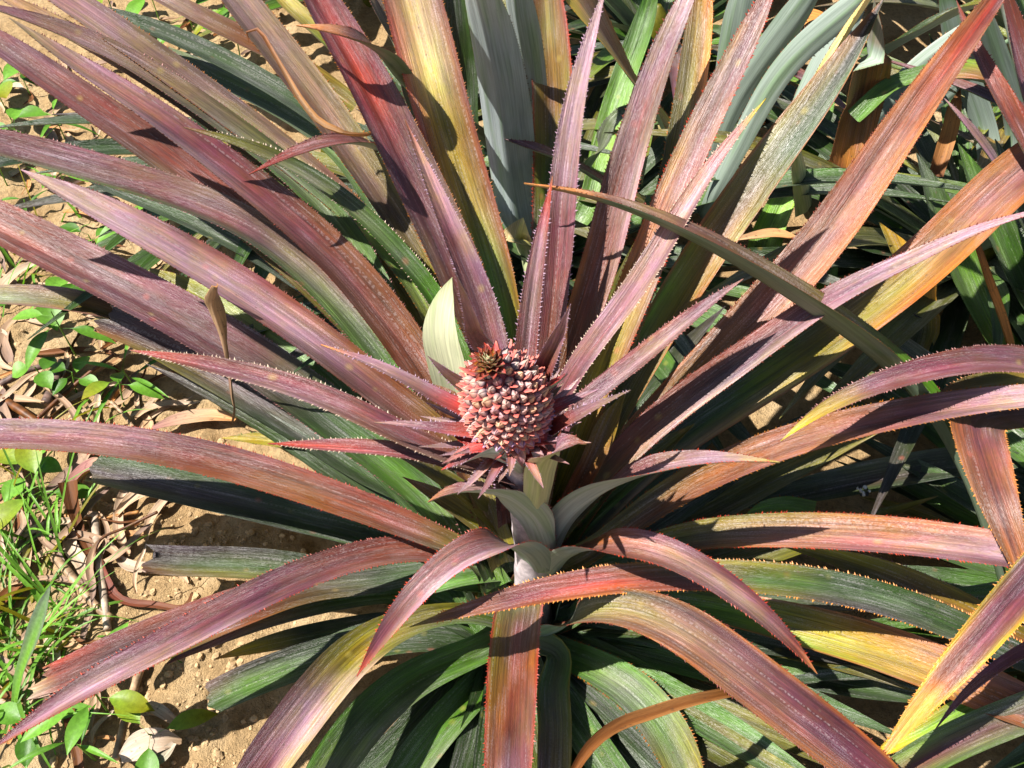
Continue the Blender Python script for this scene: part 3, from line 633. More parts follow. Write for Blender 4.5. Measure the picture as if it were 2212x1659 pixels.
L(A, [base(0.01, .03, .12), (1400, 600, 60), (1445, 430, 70), (1480, 270, 76), (1503, 120, 74), (1515, 0, 66), (1530, -120, 0)], 'D@0 L@.4 D/L/O@.6 L/L/A@.8 O@1', (.1, .96, .12), ch=.42, spine='O')
# pale broad leaf base left of the fruit
L(Bk, [(985, 860, 80, .27), (966, 780, 88, .335), (955, 720, 84, .375), (958, 670, 62, .405), (966, 635, 36, .425), (976, 600, 0, .445)], 'q@0 q@.8 Q@1', under='q', ch=.12, spine='', hmax=.05, ref=(-.4, -.7, .55), groove=0, mats=[ML, ML])
L(Bk, [(1140, 620, 70, .17), (1128, 560, 76, .22), (1120, 505, 74, .265), (1130, 470, 0, .28)], 'C@0 C@1', under='Q', ch=.48, spine='', hmax=.05)
# dark leaves at the top left
Lb = LEFTB
L(A, [base(-.01, .03, .08), (860, 520, 50), (800, 350, 50), (640, 225, 50), (500, 145, 46), (400, 95, 44), (240, 35, 36), (140, 0, 0)], 'D@0 D@1', (.08, .66, .12), ch=.45, spine='')
L(A, [base(-.01, .03, .06), (840, 500, 55), (740, 330, 56), (640, 258, 54), (500, 190, 50), (380, 130, 42), (290, 80, 0)], 'D@0 G@.5 S@1', (.06, .62, .12), ch=.45, spine='')
L(Lb, [(760, 240, 44, .1), (640, 150, 46, .16), (540, 100, 46, .2), (430, 45, 44, .24), (340, -5, 36, .27), (240, -60, 0, .28)], 'L@0 B@.4 N@.7 P@1', ch=.45, spine='')
L(Lb, [(780, 170, 34, .12), (700, 85, 36, .18), (620, 10, 36, .22), (560, -60, 0, .25)], 'F@0 L@.5 Y@1', ch=.45, spine='K')
L(Bk, [(830, 330, 36, .44), (745, 297, 38, .50), (680, 310, 34, .51), (620, 332, 24, .51), (575, 355, 12, .505), (538, 376, 0, .50)], 'P@0 P@.6 M@.9 R@1', ch=.4, spine='M', root=[(.06, .62, .05, .05), (-.02, .58, .2, .05)])
L(Bk, [(870, 180, 34, .50), (825, 108, 42, .57), (775, 75, 38, .60), (710, 56, 26, .61), (662, 52, 10, .605), (640, 54, 0, .60)], 'N@0 N@.5 M@.9 A@1', ch=.4, spine='M', root=[(.06, .62, .05, .05), (-.02, .6, .25, .05)], under='S')
L(Bk, [(900, 240, 50, .25), (870, 130, 56, .32), (840, 50, 56, .38), (800, -40, 50, .43), (770, -120, 0, .46)], 'L@0 S/N/F@.5 N@1', ch=.45, spine='K', root=True)
L(Bk, [(1000, 330, 60, .2), (1000, 200, 80, .28), (985, 80, 80, .36), (980, -20, 60, .42), (970, -100, 0, .46)], 'D@0 D@1', ch=.46, spine='', root=True)
L(A, [base(-.01, .02, .06), (760, 700, 60), (640, 600, 64), (480, 510, 60), (330, 440, 50), (200, 395, 40), (118, 326, 0)], 'D@0 D@1', (.06, .40, .12), ch=.45, spine='')
L(Bk, [(430, 360, 30, .19), (330, 335, 32, .20), (230, 322, 30, .2), (160, 322, 18, .2), (115, 325, 0, .195)], 'L/O/L@0 N/L/P@.5 N@.8 X@1', ch=.48, spine='X')
L(A, [base(-.01, 0, .05), (760, 880, 60), (660, 780, 70), (560, 720, 60), (440, 640, 50), (340, 600, 40), (260, 570, 0)], 'G@0 G@.6 H@1', (.05, .30, .12), ch=.4, spine='M')
L(A, [base(-.02, 0, .05), (880, 985, 50), (760, 968, 56), (660, 958, 52), (580, 952, 42), (520, 948, 20), (478, 946, 0)], 'D@0 L/Y/G@.4 Y/L/L@.7 H@1', (.05, .17, .1), ch=.46, spine='G')

# --- upper right neighbour: undersides leaning this way, dead tip, narrow leaves
Fr = FARR
rt = [(.72, .60, .05, .05)]
def U(pts, under='v', c='S@0 G@1', **kw):
    kw.setdefault('ref', (.5, .8, -.1)); kw.setdefault('spine', 'Z'); kw.setdefault('ch', .25)
    return L(kw.pop('plant', Fr), pts, c, under=under, **kw)
U([(1530, 440, 30, .22), (1600, 305, 54, .31), (1700, 130, 60, .42), (1860, 0, 62, .5), (1950, -90, 0, .55)], root=[(.35, .75, .05, .05)])
U([(1540, 330, 34, .2), (1585, 217, 60, .29), (1640, 133, 66, .36), (1740, 0, 66, .46), (1800, -90, 0, .52)], root=[(.35, .75, .05, .05)])
U([(1560, 210, 50, .2), (1585, 90, 80, .3), (1600, 0, 76, .37), (1620, -80, 0, .42)], root=[(.35, .75, .05, .05)])
U([(1700, 300, 40, .2), (1760, 180, 70, .27), (1820, 60, 70, .34), (1900, -60, 0, .4)], root=[(.5, .7, .05, .05)])
U([(1735, 218, 20, .425), (1800, 120, 38, .50), (1855, 35, 46, .56), (1890, -20, 30, .6), (1915, -60, 0, .63)], under='C', c='C@0 C@1', root=[(.42, .55, .2, .04)], ref=tuple(SUN))  # extra leaf; its cream colour paints in another leaf's overexposed underside
L(Fr, [(1790, 60, 22, .38), (1750, 42, 30, .39), (1715, 62, 30, .38), (1702, 75, 0, .375)], 'A@0 X@1', ch=.5, spine='', mats=[M_DRY, M_DRY], under='X')
L(Fr, [(1800, 480, 85, .14), (1825, 370, 92, .21), (1846, 262, 90, .28), (1868, 160, 76, .35), (1885, 60, 40, .42), (1890, 0, 0, .46)], 'D@0 D@.52 B@.56 X@.6 X/Z/X@.75 Z@1', ch=.42, spine='Z', mats=[MU, ML], root=True)
L(Fr, [(1880, 140, 40, .3), (1960, 88, 44, .36), (2050, 40, 40, .41), (2130, 5, 30, .45), (2200, -20, 0, .47)], 'D@0 D@.4 D/L/L@.6 H@1', ch=.4, spine='Z')
U([(1880, 260, 40, .22), (1960, 170, 50, .28), (2080, 75, 46, .34), (2180, 0, 0, .38)])
U([(1900, 320, 40, .16), (1990, 240, 46, .2), (2090, 160, 44, .25), (2200, 70, 0, .3)])
L(Fr, [(2260, 420, 60, .40), (2226, 340, 58, .43), (2190, 275, 54, .46), (2141, 180, 44, .49), (2100, 95, 28, .51), (2078, 40, 14, .52), (2066, 0, 0, .52)], 'G@0 G/G/B@.3 B/M/M@.6 M@1', ch=.45, spine='M', root=[(.78, .5, .1, .05)])
L(Fr, [(2280, 420, 60, .34), (2230, 250, 62, .41), (2190, 110, 56, .47), (2160, 0, 46, .52), (2140, -80, 0, .56)], 'K@0 P@.4 M/P/M@.7 M@1', ch=.45, spine='K', root=[(.78, .5, .1, .05)])
L(Fr, [(2190, 420, 20, .26), (2145, 345, 24, .3), (2100, 285, 22, .33), (2060, 235, 14, .35), (2040, 212, 0, .36)], 'D@0 I@.5 V@1', ch=.4, spine='I', root=True)
U([(2140, 330, 60, .16), (2080, 150, 66, .28), (2050, 30, 60, .36), (2030, -60, 0, .42)], root=True)
U([(2200, 330, 60, .16), (2180, 200, 60, .26), (2130, 60, 56, .36), (2100, -60, 0, .44)], c='S@0 S@1', root=True)
L(Fr, [(1850, 260, 40, .3), (1930, 190, 36, .34), (2060, 165, 44, .36), (2130, 175, 50, .35), (2180, 200, 0, .33)], 'G@0 G@.4 F/O/B@.7 O@1', ch=.46, spine='')
L(Fr, [(1950, 800, 80, .08), (1985, 700, 86, .14), (1975, 640, 76, .18), (1940, 560, 60, .22), (1900, 480, 0, .26)], 'D@0 L/D/Y@.3 H/Y/A@.55 Y@1', ch=.46, spine='')  # yellow paints in the lit part, dark green the shaded base
for pts, c in (
  ([(2190, 820, 80, .06), (2130, 710, 84, .13), (2060, 560, 80, .2), (2010, 420, 60, .26), (1980, 330, 0, .3)], 'D@0 F@.4 D@1'),
  ([(2230, 700, 70, .1), (2170, 560, 76, .18), (2110, 420, 70, .25), (2070, 310, 0, .3)], 'D@0 G@1'),
  ([(2290, 640, 70, .2), (2230, 520, 70, .26), (2180, 400, 60, .32), (2150, 300, 0, .36)], 'D@0 S@.5 D@1'),
  ([(1760, 640, 60, .06), (1790, 520, 70, .1), (1870, 400, 60, .15), (1930, 300, 0, .2)], 'D@0 F@.5 D@1'),
  ([(1640, 560, 60, .05), (1700, 420, 60, .1), (1760, 300, 60, .16), (1810, 180, 0, .2)], 'D@0 F@.6 G@1')):
    L(Fr, pts, c, ch=.42, spine='D', root=True)
L(Fr, [(2190, 800, 14, .16), (2165, 700, 18, .22), (2130, 600, 18, .27), (2105, 520, 12, .31), (2090, 470, 0, .33)], 'X@0 A@.5 Z@1', ch=.5, spine='', mats=[M_DRY, M_DRY], under='X')
L(Fr, [(2020, 380, 36, .22), (2045, 300, 40, .26), (2062, 230, 32, .3), (2075, 190, 0, .32)], 'Z@0 X@.6 Z@1', ch=.4, spine='', mats=[M_DRY, M_DRY], under='X')

# --- right neighbour
Rt = RIGHT
L(Rt, [(2380, 850, 50, .26), (2212, 788, 60, .32), (2120, 782, 66, .335), (2041, 794, 66, .34), (1908, 828, 54, .335), (1808, 866, 42, .325), (1741, 898, 30, .315), (1708, 928, 14, .308), (1686, 953, 0, .30)], 'G@0 D/N/D@.2 N/V/P@.45 P@.65 M/P/P@.85 Y@.96 Y@1', ch=.45, spine='K', root=[(.8, -.02, .06, .05)], edge='M')
L(Rt, [(2180, 1330, 44, .08), (2120, 1130, 48, .16), (2060, 985, 50, .215), (1975, 850, 54, .27), (1875, 762, 54, .33), (1775, 688, 50, .385), (1658, 612, 44, .43), (1550, 545, 38, .465), (1440, 488, 30, .49), (1350, 447, 24, .50), (1280, 420, 16, .505), (1255, 412, 9, .505), (1210, 408, 10, .505), (1165, 404, 6, .507), (1132, 395, 0, .51)],
  'D@0 G@.4 L/B/L@.55 M/B/N@.75 N@.86 Z@.9 X@.93 A@1', ch=.5, spine='M', under='S', roll=-.25, fold=.55, hmax=.024)
L(Rt, [(2095, 905, 104, .265), (2108, 935, 120, .30), (2122, 990, 122, .315), (2142, 1060, 112, .315), (2163, 1120, 90, .31), (2188, 1180, 64, .30), (2212, 1245, 38, .285), (2240, 1325, 0, .26)], 'D@0 G@.2 S/N/S@.35 K/P/K@.5 K/P/O@.7 O/M/O@.9 O@1', ch=.18, spine='A', root=[(.8, -.02, .04, .05), (.66, .16, .22, .05)], edge='O')
L(Rt, [(2330, 1130, 80, .28), (2250, 1220, 108, .30), (2160, 1325, 112, .30), (2075, 1425, 98, .28), (2008, 1502, 72, .255), (1958, 1560, 42, .235), (1908, 1624, 15, .215), (1890, 1655, 0, .20)], 'I@0 M/P/M@.3 M/P/M@.62 Y/P/Y@.76 Y/M/Y@.84 Y/A/Y@.88 A@1', ch=.34, ref=(-.25, -.35, 1), spine='A', root=[(.8, -.02, .08, .05)], edge='Y', lp=7)
L(Rt, [(2320, 1370, 50, .2), (2212, 1405, 44, .215), (2110, 1475, 34, .205), (2045, 1525, 20, .19), (2020, 1575, 0, .175)], 'P@0 P@1', ch=.5, spine='V', under='I', roll=-.5, root=[(.8, -.02, .06, .05)])
L(Rt, [(2400, 1450, 90, .14), (2240, 1535, 104, .16), (2100, 1585, 104, .16), (1990, 1640, 100, .15), (1880, 1710, 80, .14), (1790, 1780, 0, .12)], 'D@0 D@.3 S/N/G@.5 G/P/F@.8 N@1', ch=.46, spine='', root=True)
L(Rt, [(2200, 1480, 40, .1), (2080, 1530, 52, .12), (1990, 1580, 54, .13), (1930, 1610, 40, .125), (1880, 1640, 0, .12)], 'G@0 F@.4 H/F/Y@.7 Y@1', ch=.46, spine='O')
L(Rt, [(2260, 1420, 60, .1), (2110, 1335, 70, .135), (1960, 1265, 72, .15), (1850, 1222, 56, .15), (1760, 1195, 30, .145), (1690, 1180, 0, .14)], 'G@0 B/E/L@.3 E/B/L@.6 L/L/Y@.85 Y@1', ch=.42, spine='K', root=True)
L(Rt, [(2300, 1480, 60, .13), (2150, 1395, 74, .165), (1975, 1318, 80, .19), (1808, 1272, 82, .21), (1608, 1248, 80, .222), (1437, 1246, 74, .235), (1304, 1256, 74, .245), (1237, 1264, 72, .25), (1137, 1284, 62, .25), (1037, 1312, 46, .245), (970, 1328, 32, .24), (920, 1342, 15, .235), (884, 1354, 0, .23)],
  'D@0 G@.2 D@.35 I/D/D@.55 L/G/L@.63 R/N/H@.68 O/R/M@.8 M/P/M@.9 O@.97 Y@1', ch=.32, spine='A', spine_len=.0024, root=[(.8, -.02, .06, .05)], under='S')
L(Rt, [(2200, 1010, 60, .08), (2060, 1005, 74, .1), (1950, 1025, 80, .1), (1820, 1050, 78, .1), (1700, 1075, 60, .09), (1600, 1100, 0, .08)], 'D@0 D@.5 D/I/S@.7 D@1', ch=.45, spine='', root=True)
L(Rt, [(1760, 1110, 40, .1), (1690, 1100, 46, .11), (1640, 1108, 34, .11), (1600, 1125, 0, .1)], 'F@0 F@1', ch=.46, spine='O')
L(Rt, [(2300, 1240, 60, .1), (2200, 1280, 60, .11), (2080, 1300, 56, .11), (1960, 1300, 40, .1), (1880, 1300, 0, .1)], 'D@0 G@1', ch=.46, spine='', root=True)
L(Rt, [(2320, 1000, 60, .16), (2240, 920, 80, .2), (2200, 860, 80, .22), (2170, 800, 0, .24)], 'S@0 S@1', under='U', ch=.45, spine='', root=True)
L(Rt, [(2200, 960, 60, .06), (2060, 860, 70, .12), (1940, 770, 70, .17), (1830, 700, 50, .21), (1760, 640, 0, .24)], 'D@0 G@.4 G/D/S@.7 D@1', ch=.4, spine='', root=True, under='U')
L(Rt, [(2120, 1030, 50, .06), (1960, 890, 60, .1), (1850, 820, 60, .13), (1750, 780, 0, .15)], 'D@0 G@.5 D@1', ch=.4, spine='', root=True, under='S')
# yellow-orange end by the right edge
L(Rt, [(2330, 790, 50, .2), (2240, 815, 60, .26), (2180, 830, 60, .28), (2080, 845, 44, .285), (2000, 868, 0, .28)], 'Y@0 A/Y/O@.4 L@.7 B@1', ch=.46, spine='O')

# --- dark old filler leaves, added low inside the plants to darken the gaps
fr = random.Random(5); FARP = []
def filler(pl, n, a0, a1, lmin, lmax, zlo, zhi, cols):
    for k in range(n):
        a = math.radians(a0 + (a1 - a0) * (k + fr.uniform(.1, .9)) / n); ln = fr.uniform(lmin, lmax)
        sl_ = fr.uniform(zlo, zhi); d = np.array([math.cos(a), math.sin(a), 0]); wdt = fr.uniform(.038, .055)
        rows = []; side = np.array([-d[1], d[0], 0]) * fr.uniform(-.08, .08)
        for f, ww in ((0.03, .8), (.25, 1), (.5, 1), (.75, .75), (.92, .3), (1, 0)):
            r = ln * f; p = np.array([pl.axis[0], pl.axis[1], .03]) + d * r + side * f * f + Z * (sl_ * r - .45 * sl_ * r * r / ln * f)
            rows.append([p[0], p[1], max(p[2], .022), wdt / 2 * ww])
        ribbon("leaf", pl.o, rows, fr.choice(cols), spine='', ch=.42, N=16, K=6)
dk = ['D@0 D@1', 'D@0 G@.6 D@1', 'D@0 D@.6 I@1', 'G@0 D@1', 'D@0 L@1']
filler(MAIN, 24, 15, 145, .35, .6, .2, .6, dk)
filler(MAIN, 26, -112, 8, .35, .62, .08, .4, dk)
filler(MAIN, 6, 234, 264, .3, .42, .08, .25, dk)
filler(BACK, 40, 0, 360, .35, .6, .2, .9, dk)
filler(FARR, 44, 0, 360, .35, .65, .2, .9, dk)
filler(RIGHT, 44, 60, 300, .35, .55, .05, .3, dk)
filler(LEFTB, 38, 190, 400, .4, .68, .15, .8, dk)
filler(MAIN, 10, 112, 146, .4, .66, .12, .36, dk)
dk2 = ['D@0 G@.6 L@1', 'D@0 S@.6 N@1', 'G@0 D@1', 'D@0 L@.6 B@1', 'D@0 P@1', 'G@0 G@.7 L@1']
for nm, ax_ in (("pineapple plant in the row behind, top centre, upright green leaves", (.28, 1.22)), ("pineapple plant far behind in the top right corner", (1.02, 1.12)), ("pineapple plant beyond the right edge, upper right", (1.12, .42)), ("pineapple plant far behind at the top edge, right of centre", (.66, 1.62)), ("pineapple plant far behind at the top left, partly hidden green leaves", (-.30, 1.50))):
    pl = Plant("pineapple_plant", ax_, nm, "neighbouring pineapple plants"); FARP.append(pl)
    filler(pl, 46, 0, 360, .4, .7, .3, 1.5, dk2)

# ------------------------------------------------------------------ stem, fruit, crown
def tube(name, parent, rows, colf, mat, seg=20, ring=None):
    C, S = catmull(np.array(rows), 40); V, F, co = [], [], []
    for i, c in enumerate(C):
        T = nrm(C[min(i + 1, len(C) - 1)][:3] - C[max(i - 1, 0)][:3]); X = nrm(np.cross(T, [0, 1, 0])); Y = np.cross(T, X)
        r = c[3] * (1 + (ring(i / 39) if ring else 0))
        for k in range(seg):
            a = 2 * math.pi * k / seg
            V.append(c[:3] + (X * math.cos(a) + Y * math.sin(a)) * r); co.append(colf(i / 39, a))
    n = len(C)
    for i in range(n - 1):
        for k in range(seg):
            k2 = (k + 1) % seg; F.append((i * seg + k, i * seg + k2, (i + 1) * seg + k2, (i + 1) * seg + k))
    F.append(tuple(range(seg))[::-1]); F.append(tuple((n - 1) * seg + k for k in range(seg)))
    loc = C[0][:3]
    o = link(name, mesh(name, np.array(V) - loc, F, [mat], None, co), parent); o.location = loc - origin_of(parent)
    return o
FB = at_y(1112, 934, 0.0); FT = at_y(1067, 784, 0.0)
AX = nrm(FT - FB); FL = np.linalg.norm(FT - FB)
def scol(t, a):
    c = np.array([.56, .48, .49])
    for nd in (.40, .58, .74, .9):
        c = c * (1 - 0.45 * math.exp(-((t - nd) / .012) ** 2))
    return c
tube("stem", MAIN.o, [[.03, -.012, -.01, .022], [.024, -.005, .08, .021], [.02, 0, .2, .0175], [.012, 0, .3, .0165], [*(FB - AX * .012), .017], [*(FB + AX * .01), .016]], scol, M_STEM,
     ring=lambda t: .07 * sum(math.exp(-((t - nd) / .02) ** 2) for nd in (.40, .58, .74, .9)))
for pl in [BACK, FARR, RIGHT, LEFTB] + FARP:
    tube("stem", pl.o, [[pl.axis[0], pl.axis[1], -.01, .03], [pl.axis[0], pl.axis[1], .06, .028], [pl.axis[0], pl.axis[1], .12, .018], [pl.axis[0], pl.axis[1], .14, .004]], lambda t, a: PAL['L'] * .6, M_STEM)

fruit_core_r = 0.0325
def prof_r(s):      # s 0..1 along axis
    s = min(max(s, 0), 1)
    if s < .42: k = math.sqrt(max(0, 1 - ((0.42 - s) / 0.50) ** 2))
    else: k = max(0.0, 1 - ((s - .42) / .62) ** 1.75) ** .72
    return fruit_core_r * k
XA = nrm(np.cross(AX, [0, 1, 0])); YA = np.cross(AX, XA)
def fsurf(s, a):
    r = prof_r(s); p = FB + AX * (FL * s) + (XA * math.cos(a) + YA * math.sin(a)) * r
    ds = 0.01; dr = (prof_r(min(1, s + ds)) - prof_r(max(0, s - ds))) / (FL * (min(1, s + ds) - max(0, s - ds)))
    rad = XA * math.cos(a) + YA * math.sin(a)
    n = nrm(rad - AX * max(-3, min(3, dr)))
    return p, n, rad
V, F, co = [], [], []; sg, rg = 32, 24
for i in range(rg + 1):
    for k in range(sg):
        p, n, _ = fsurf(i / rg, 2 * math.pi * k / sg); V.append(p - FB); co.append(np.array([.34, .06, .06]))
for i in range(rg):
    for k in range(sg):
        k2 = (k + 1) % sg; F.append((i * sg + k, i * sg + k2, (i + 1) * sg + k2, (i + 1) * sg + k))
F.append(tuple(range(sg))[::-1]); F.append(tuple(rg * sg + k for k in range(sg)))
fruit = link("fruit", mesh("fruit", V, F, [M_FRUIT], None, co), MAIN.o); fruit.location = FB - origin_of(MAIN.o)
fruit["label"] = "small pink and cream unripe pineapple fruit with spiky coral bracts"

def fruitlet_mesh(seed, violet):
    r_ = random.Random(seed); tn = np.array([r_.uniform(.8, 1.12), r_.uniform(.72, 1.1), r_.uniform(.78, 1.15)]); V, F, co = [], [], []; sg, prof = 24, [(0, .8), (.18, .98), (.40, 1.0), (.60, .84), (.78, .58), (.95, .32), (1.14, .10)]
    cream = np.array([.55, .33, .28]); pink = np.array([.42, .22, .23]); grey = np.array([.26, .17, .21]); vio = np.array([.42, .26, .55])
    for (h, r) in prof:
        for k in range(sg):
            a = 2 * math.pi * k / sg; cre = min(1, abs(math.cos(1.5 * a + .4)) * 2.2) ** .7          # three closing sepals
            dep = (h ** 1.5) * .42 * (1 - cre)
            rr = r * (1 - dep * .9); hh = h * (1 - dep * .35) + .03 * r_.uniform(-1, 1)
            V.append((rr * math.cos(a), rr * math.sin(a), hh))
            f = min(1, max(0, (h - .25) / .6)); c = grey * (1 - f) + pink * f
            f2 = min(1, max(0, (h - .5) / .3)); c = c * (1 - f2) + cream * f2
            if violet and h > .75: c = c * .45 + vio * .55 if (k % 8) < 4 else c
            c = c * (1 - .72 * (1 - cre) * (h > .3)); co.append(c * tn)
    V.append((0, 0, 1.24)); co.append(pink * .7 if not violet else vio)
    n = len(prof)
    for i in range(n - 1):
        for k in range(sg):
            k2 = (k + 1) % sg; F.append((i * sg + k, i * sg + k2, (i + 1) * sg + k2, (i + 1) * sg + k))
    for k in range(sg): F.append(((n - 1) * sg + k, (n - 1) * sg + (k + 1) % sg, n * sg))
    return mesh("fruitlet", V, F, [M_FRUIT], None, co)
def bract_mesh(seed, tip):
    r_ = random.Random(seed); V, F, co = [], [], []; na, nh = 9, 5
    coral = np.array([.56, .11, .09]); pale = np.array([.62, .19, .13]); dark = np.array([.30, .08, .10])
    for side in (0, 1):
        for i in range(nh + 1):
            f = i / nh
            for j in range(na + 1):
                q = j / na * 2 - 1; a = -math.pi / 2 + q * 1.4 * (1 - f * .3)
                top = .34 + tip * (1 - abs(q)) ** 2.6 + .05 * (j % 2)
                h = f * top; rr = 1.06 + .12 * f + .4 * f * f * (1 - abs(q)) - (.1 if side else 0)
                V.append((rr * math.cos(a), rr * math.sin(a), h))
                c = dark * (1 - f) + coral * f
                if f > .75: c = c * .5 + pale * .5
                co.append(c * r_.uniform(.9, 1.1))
    R = na + 1; n1 = (nh + 1) * R
    for i in range(nh):
        for j in range(na):
            a = i * R + j; F.append((a, a + 1, a + R + 1, a + R)); F.append((a + n1, a + R + n1, a + R + 1 + n1, a + 1 + n1))
    for j in range(na):
        a = nh * R + j; F.append((a, a + 1, a + 1 + n1, a + n1))
    return mesh("bract", V, F, [M_FRUIT], None, co)
FM = [fruitlet_mesh(k, False) for k in range(6)] + [fruitlet_mesh(9 + k, True) for k in range(3)]
BM = [bract_mesh(k, t) for k, t in enumerate((.5, .65, 1.15, 2.1))]
from mathutils import Matrix
NF = 228
ss = np.linspace(0.0, 1.0, 400); area = np.cumsum([prof_r(s) + .004 for s in ss]); area /= area[-1]
for i in range(NF):
    s = float(np.interp((i + .5) / NF, area, ss)); s = .02 + s * .985
    a = i * 2.399963
    p, n, rad = fsurf(s, a)
    up = nrm(AX - n * AX.dot(n)) if abs(AX.dot(n)) < .98 else nrm(rad * -1)
    n = nrm(n + up * (.35 if s < .8 else .15) + np.array([rnd.uniform(-.08, .08) for _ in range(3)]))
    y = nrm(up - n * up.dot(n)); x = np.cross(y, n)
    sz = .0048 * (1.0 if s < .8 else 1 - (s - .8) * 1.3) * rnd.uniform(.92, 1.08)
    sh = .0088 * rnd.uniform(.9, 1.1) * (1.0 if s < .85 else .8)
    if s > .9: sh *= .9
    m = Matrix(((x[0] * sz, y[0] * sz, n[0] * sh, p[0] - FB[0]), (x[1] * sz, y[1] * sz, n[1] * sh, p[1] - FB[1]), (x[2] * sz, y[2] * sz, n[2] * sh, p[2] - FB[2]), (0, 0, 0, 1)))
    me = FM[rnd.choice((6, 7, 8, 0))] if s < .34 else FM[rnd.randrange(6)]
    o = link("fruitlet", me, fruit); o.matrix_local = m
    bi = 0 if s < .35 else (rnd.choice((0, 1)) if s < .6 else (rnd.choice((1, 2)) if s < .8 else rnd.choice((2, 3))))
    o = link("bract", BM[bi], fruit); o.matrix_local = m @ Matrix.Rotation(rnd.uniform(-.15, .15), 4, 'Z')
# crown of small leaves, sitting off centre to the left
crown_p = FT + AX * .002 + np.array([-.002, -.006, 0]); 
V, F, co = [], [], []
for i in range(7):
    for k in range(12):
        a = 2 * math.pi * k / 12; r = .007 * math.cos(i / 6 * 1.3); V.append(np.array([r * math.cos(a), r * math.sin(a), .012 * math.sin(i / 6 * 1.4) - .006])); co.append(PAL['L'])
for i in range(6):
    for k in range(12):
        k2 = (k + 1) % 12; F.append((i * 12 + k, i * 12 + k2, i * 12 + 12 + k2, i * 12 + 12 + k))
F.append(tuple(range(12))[::-1]); F.append(tuple(72 + k for k in range(12)))
crown = link("crown", mesh("crown", V, F, [M_FRUIT], None, co), MAIN.o); crown.location = crown_p - origin_of(MAIN.o)
crown["label"] = "tiny green and red leafy crown on top of the fruit"
cax = nrm(AX + np.array([-.15, -.25, 0])); cx = nrm(np.cross(cax, [0, 1, 0])); cy = np.cross(cax, cx)
for i in range(46):
    f = i / 45; a = i * 2.399963; el = .35 + 1.0 * f
    rad = cx * math.cos(a) + cy * math.sin(a); ln = .0155 * (1 - .45 * f)
    b = crown_p + rad * .006 * (1 - f * .8) + cax * (.001 + .008 * f)
    d = nrm(rad * math.cos(el) + cax * math.sin(el)); d2 = nrm(d + cax * .45)
    rows = [[*b, .0032], [*(b + d * ln * .35), .0040], [*(b + d * ln * .65 + d2 * ln * .05), .0027], [*(b + d * ln * .7 + d2 * ln * .32), 0]]
    ribbon("crown_leaf", crown, rows, ('J@0 R/K/R@.5 J@1' if f < .35 else ('R@0 R/H/R@.5 J@1' if f < .62 else 'H@0 R/Y/R@.5 R@.85 J@1')), spine='', N=8, K=4, ch=.5, thick=.0006, under='Q', edge='R' if f < .75 else 'O')
# ring of coral bracts under the fruit
for i in range(30):
    a = i * 2.399963 + .3; rad = XA * math.cos(a) + YA * math.sin(a); b = FB + AX * rnd.uniform(-.004, .010) + rad * .018
    ln = rnd.uniform(.038, .072); up = rnd.uniform(.15, .6)
    d = nrm(rad + AX * up)
    rows = [[*b, .0058], [*(b + d * ln * .4), .0046], [*(b + d * ln * .75 + AX * .001), .0026], [*(b + d * ln + AX * .004), 0]]
    ribbon("leaf", MAIN.o, rows, 'J@0 R@.28 K/V/K@.5 V@1', spine='V', spine_len=.0013, spine_gap=.0025, N=12, K=6, ch=.4, thick=.0008, under='K')

# ------------------------------------------------------------------ dry leaves, weeds, grass, litter
def dry(name, pts, cols, label, cat, group=None, ch=.4, **kw):
    rows = []
    for i, p in enumerate(pts):
        u, v, wd, z = p; P = at_z(u, v, z) if z > .05 else ground_at(u, v, z)
        rows.append([*P, wd / 2 * np.linalg.norm(P - CAM) / FP])
    o = ribbon(name, None, rows, cols, spine='', ch=ch, mats=[M_DRY, M_DRY], under=kw.pop('under', 'X'), hmax=.05, **kw)
    return tag(o, label, cat, group)
dry("dry_leaf", [(800, 290, 15, .50), (776, 292, 17, .525), (737, 286, 19, .545), (690, 265, 19, .555), (655, 225, 15, .57), (617, 160, 11, .59), (585, 105, 9, .605), (567, 75, 9, .61), (552, 62, 8, .612), (535, 66, 6, .61), (528, 82, 4, .605), (538, 92, 3, .60)],
    'X@0 X/T/X@.5 B@.8 Z@1', "orange dry leaf with dark flecks curling at its tip over grey leaf", "dry leaf")
dry("dry_leaf", [(467, 618, 14, .43), (462, 655, 36, .40), (472, 690, 32, .37), (484, 730, 16, .335), (494, 790, 9, .29), (501, 850, 9, .25), (506, 895, 9, .215), (503, 908, 13, .205), (500, 916, 0, .20)],
    'X@0 T@.15 T@.4 K@.6 T@.8 Z@1', "tan dry leaf hanging straight down through the purple leaves, left of fruit", "dry leaf", ch=.5, roll=-.3, under='T')
dry("dry_leaf", [(1240, 1668, 20, .30), (1268, 1625, 26, .30), (1304, 1590, 28, .295), (1350, 1564, 30, .285), (1404, 1545, 30, .275), (1475, 1522, 28, .26), (1560, 1502, 24, .235), (1640, 1490, 20, .2)],
    'B@0 X/B/X@.5 B@1', "orange-brown dry leaf arching across green leaf at the bottom", "dry leaf", ch=.7)
dry("dry_leaf", [(150, 1040, 40, .06), (158, 1090, 28, .04), (172, 1140, 20, .02), (200, 1195, 26, .012), (227, 1256, 24, .01), (253, 1291, 18, .01), (333, 1307, 16, .012), (405, 1306, 10, .02), (416, 1280, 5, .03)],
    'Z@0 Z@.3 M@.5 Z@1', "long dark brown strap of dead leaf twisting over bare soil", "dry leaf", under='Z')
dry("dry_leaf", [(150, 1530, 26, .03), (158, 1580, 24, .015), (168, 1630, 20, .012), (175, 1690, 16, .01)], 'Z@0 Z@1', "short brown dead leaf strap on soil by the bottom left edge", "dry leaf", under='Z')
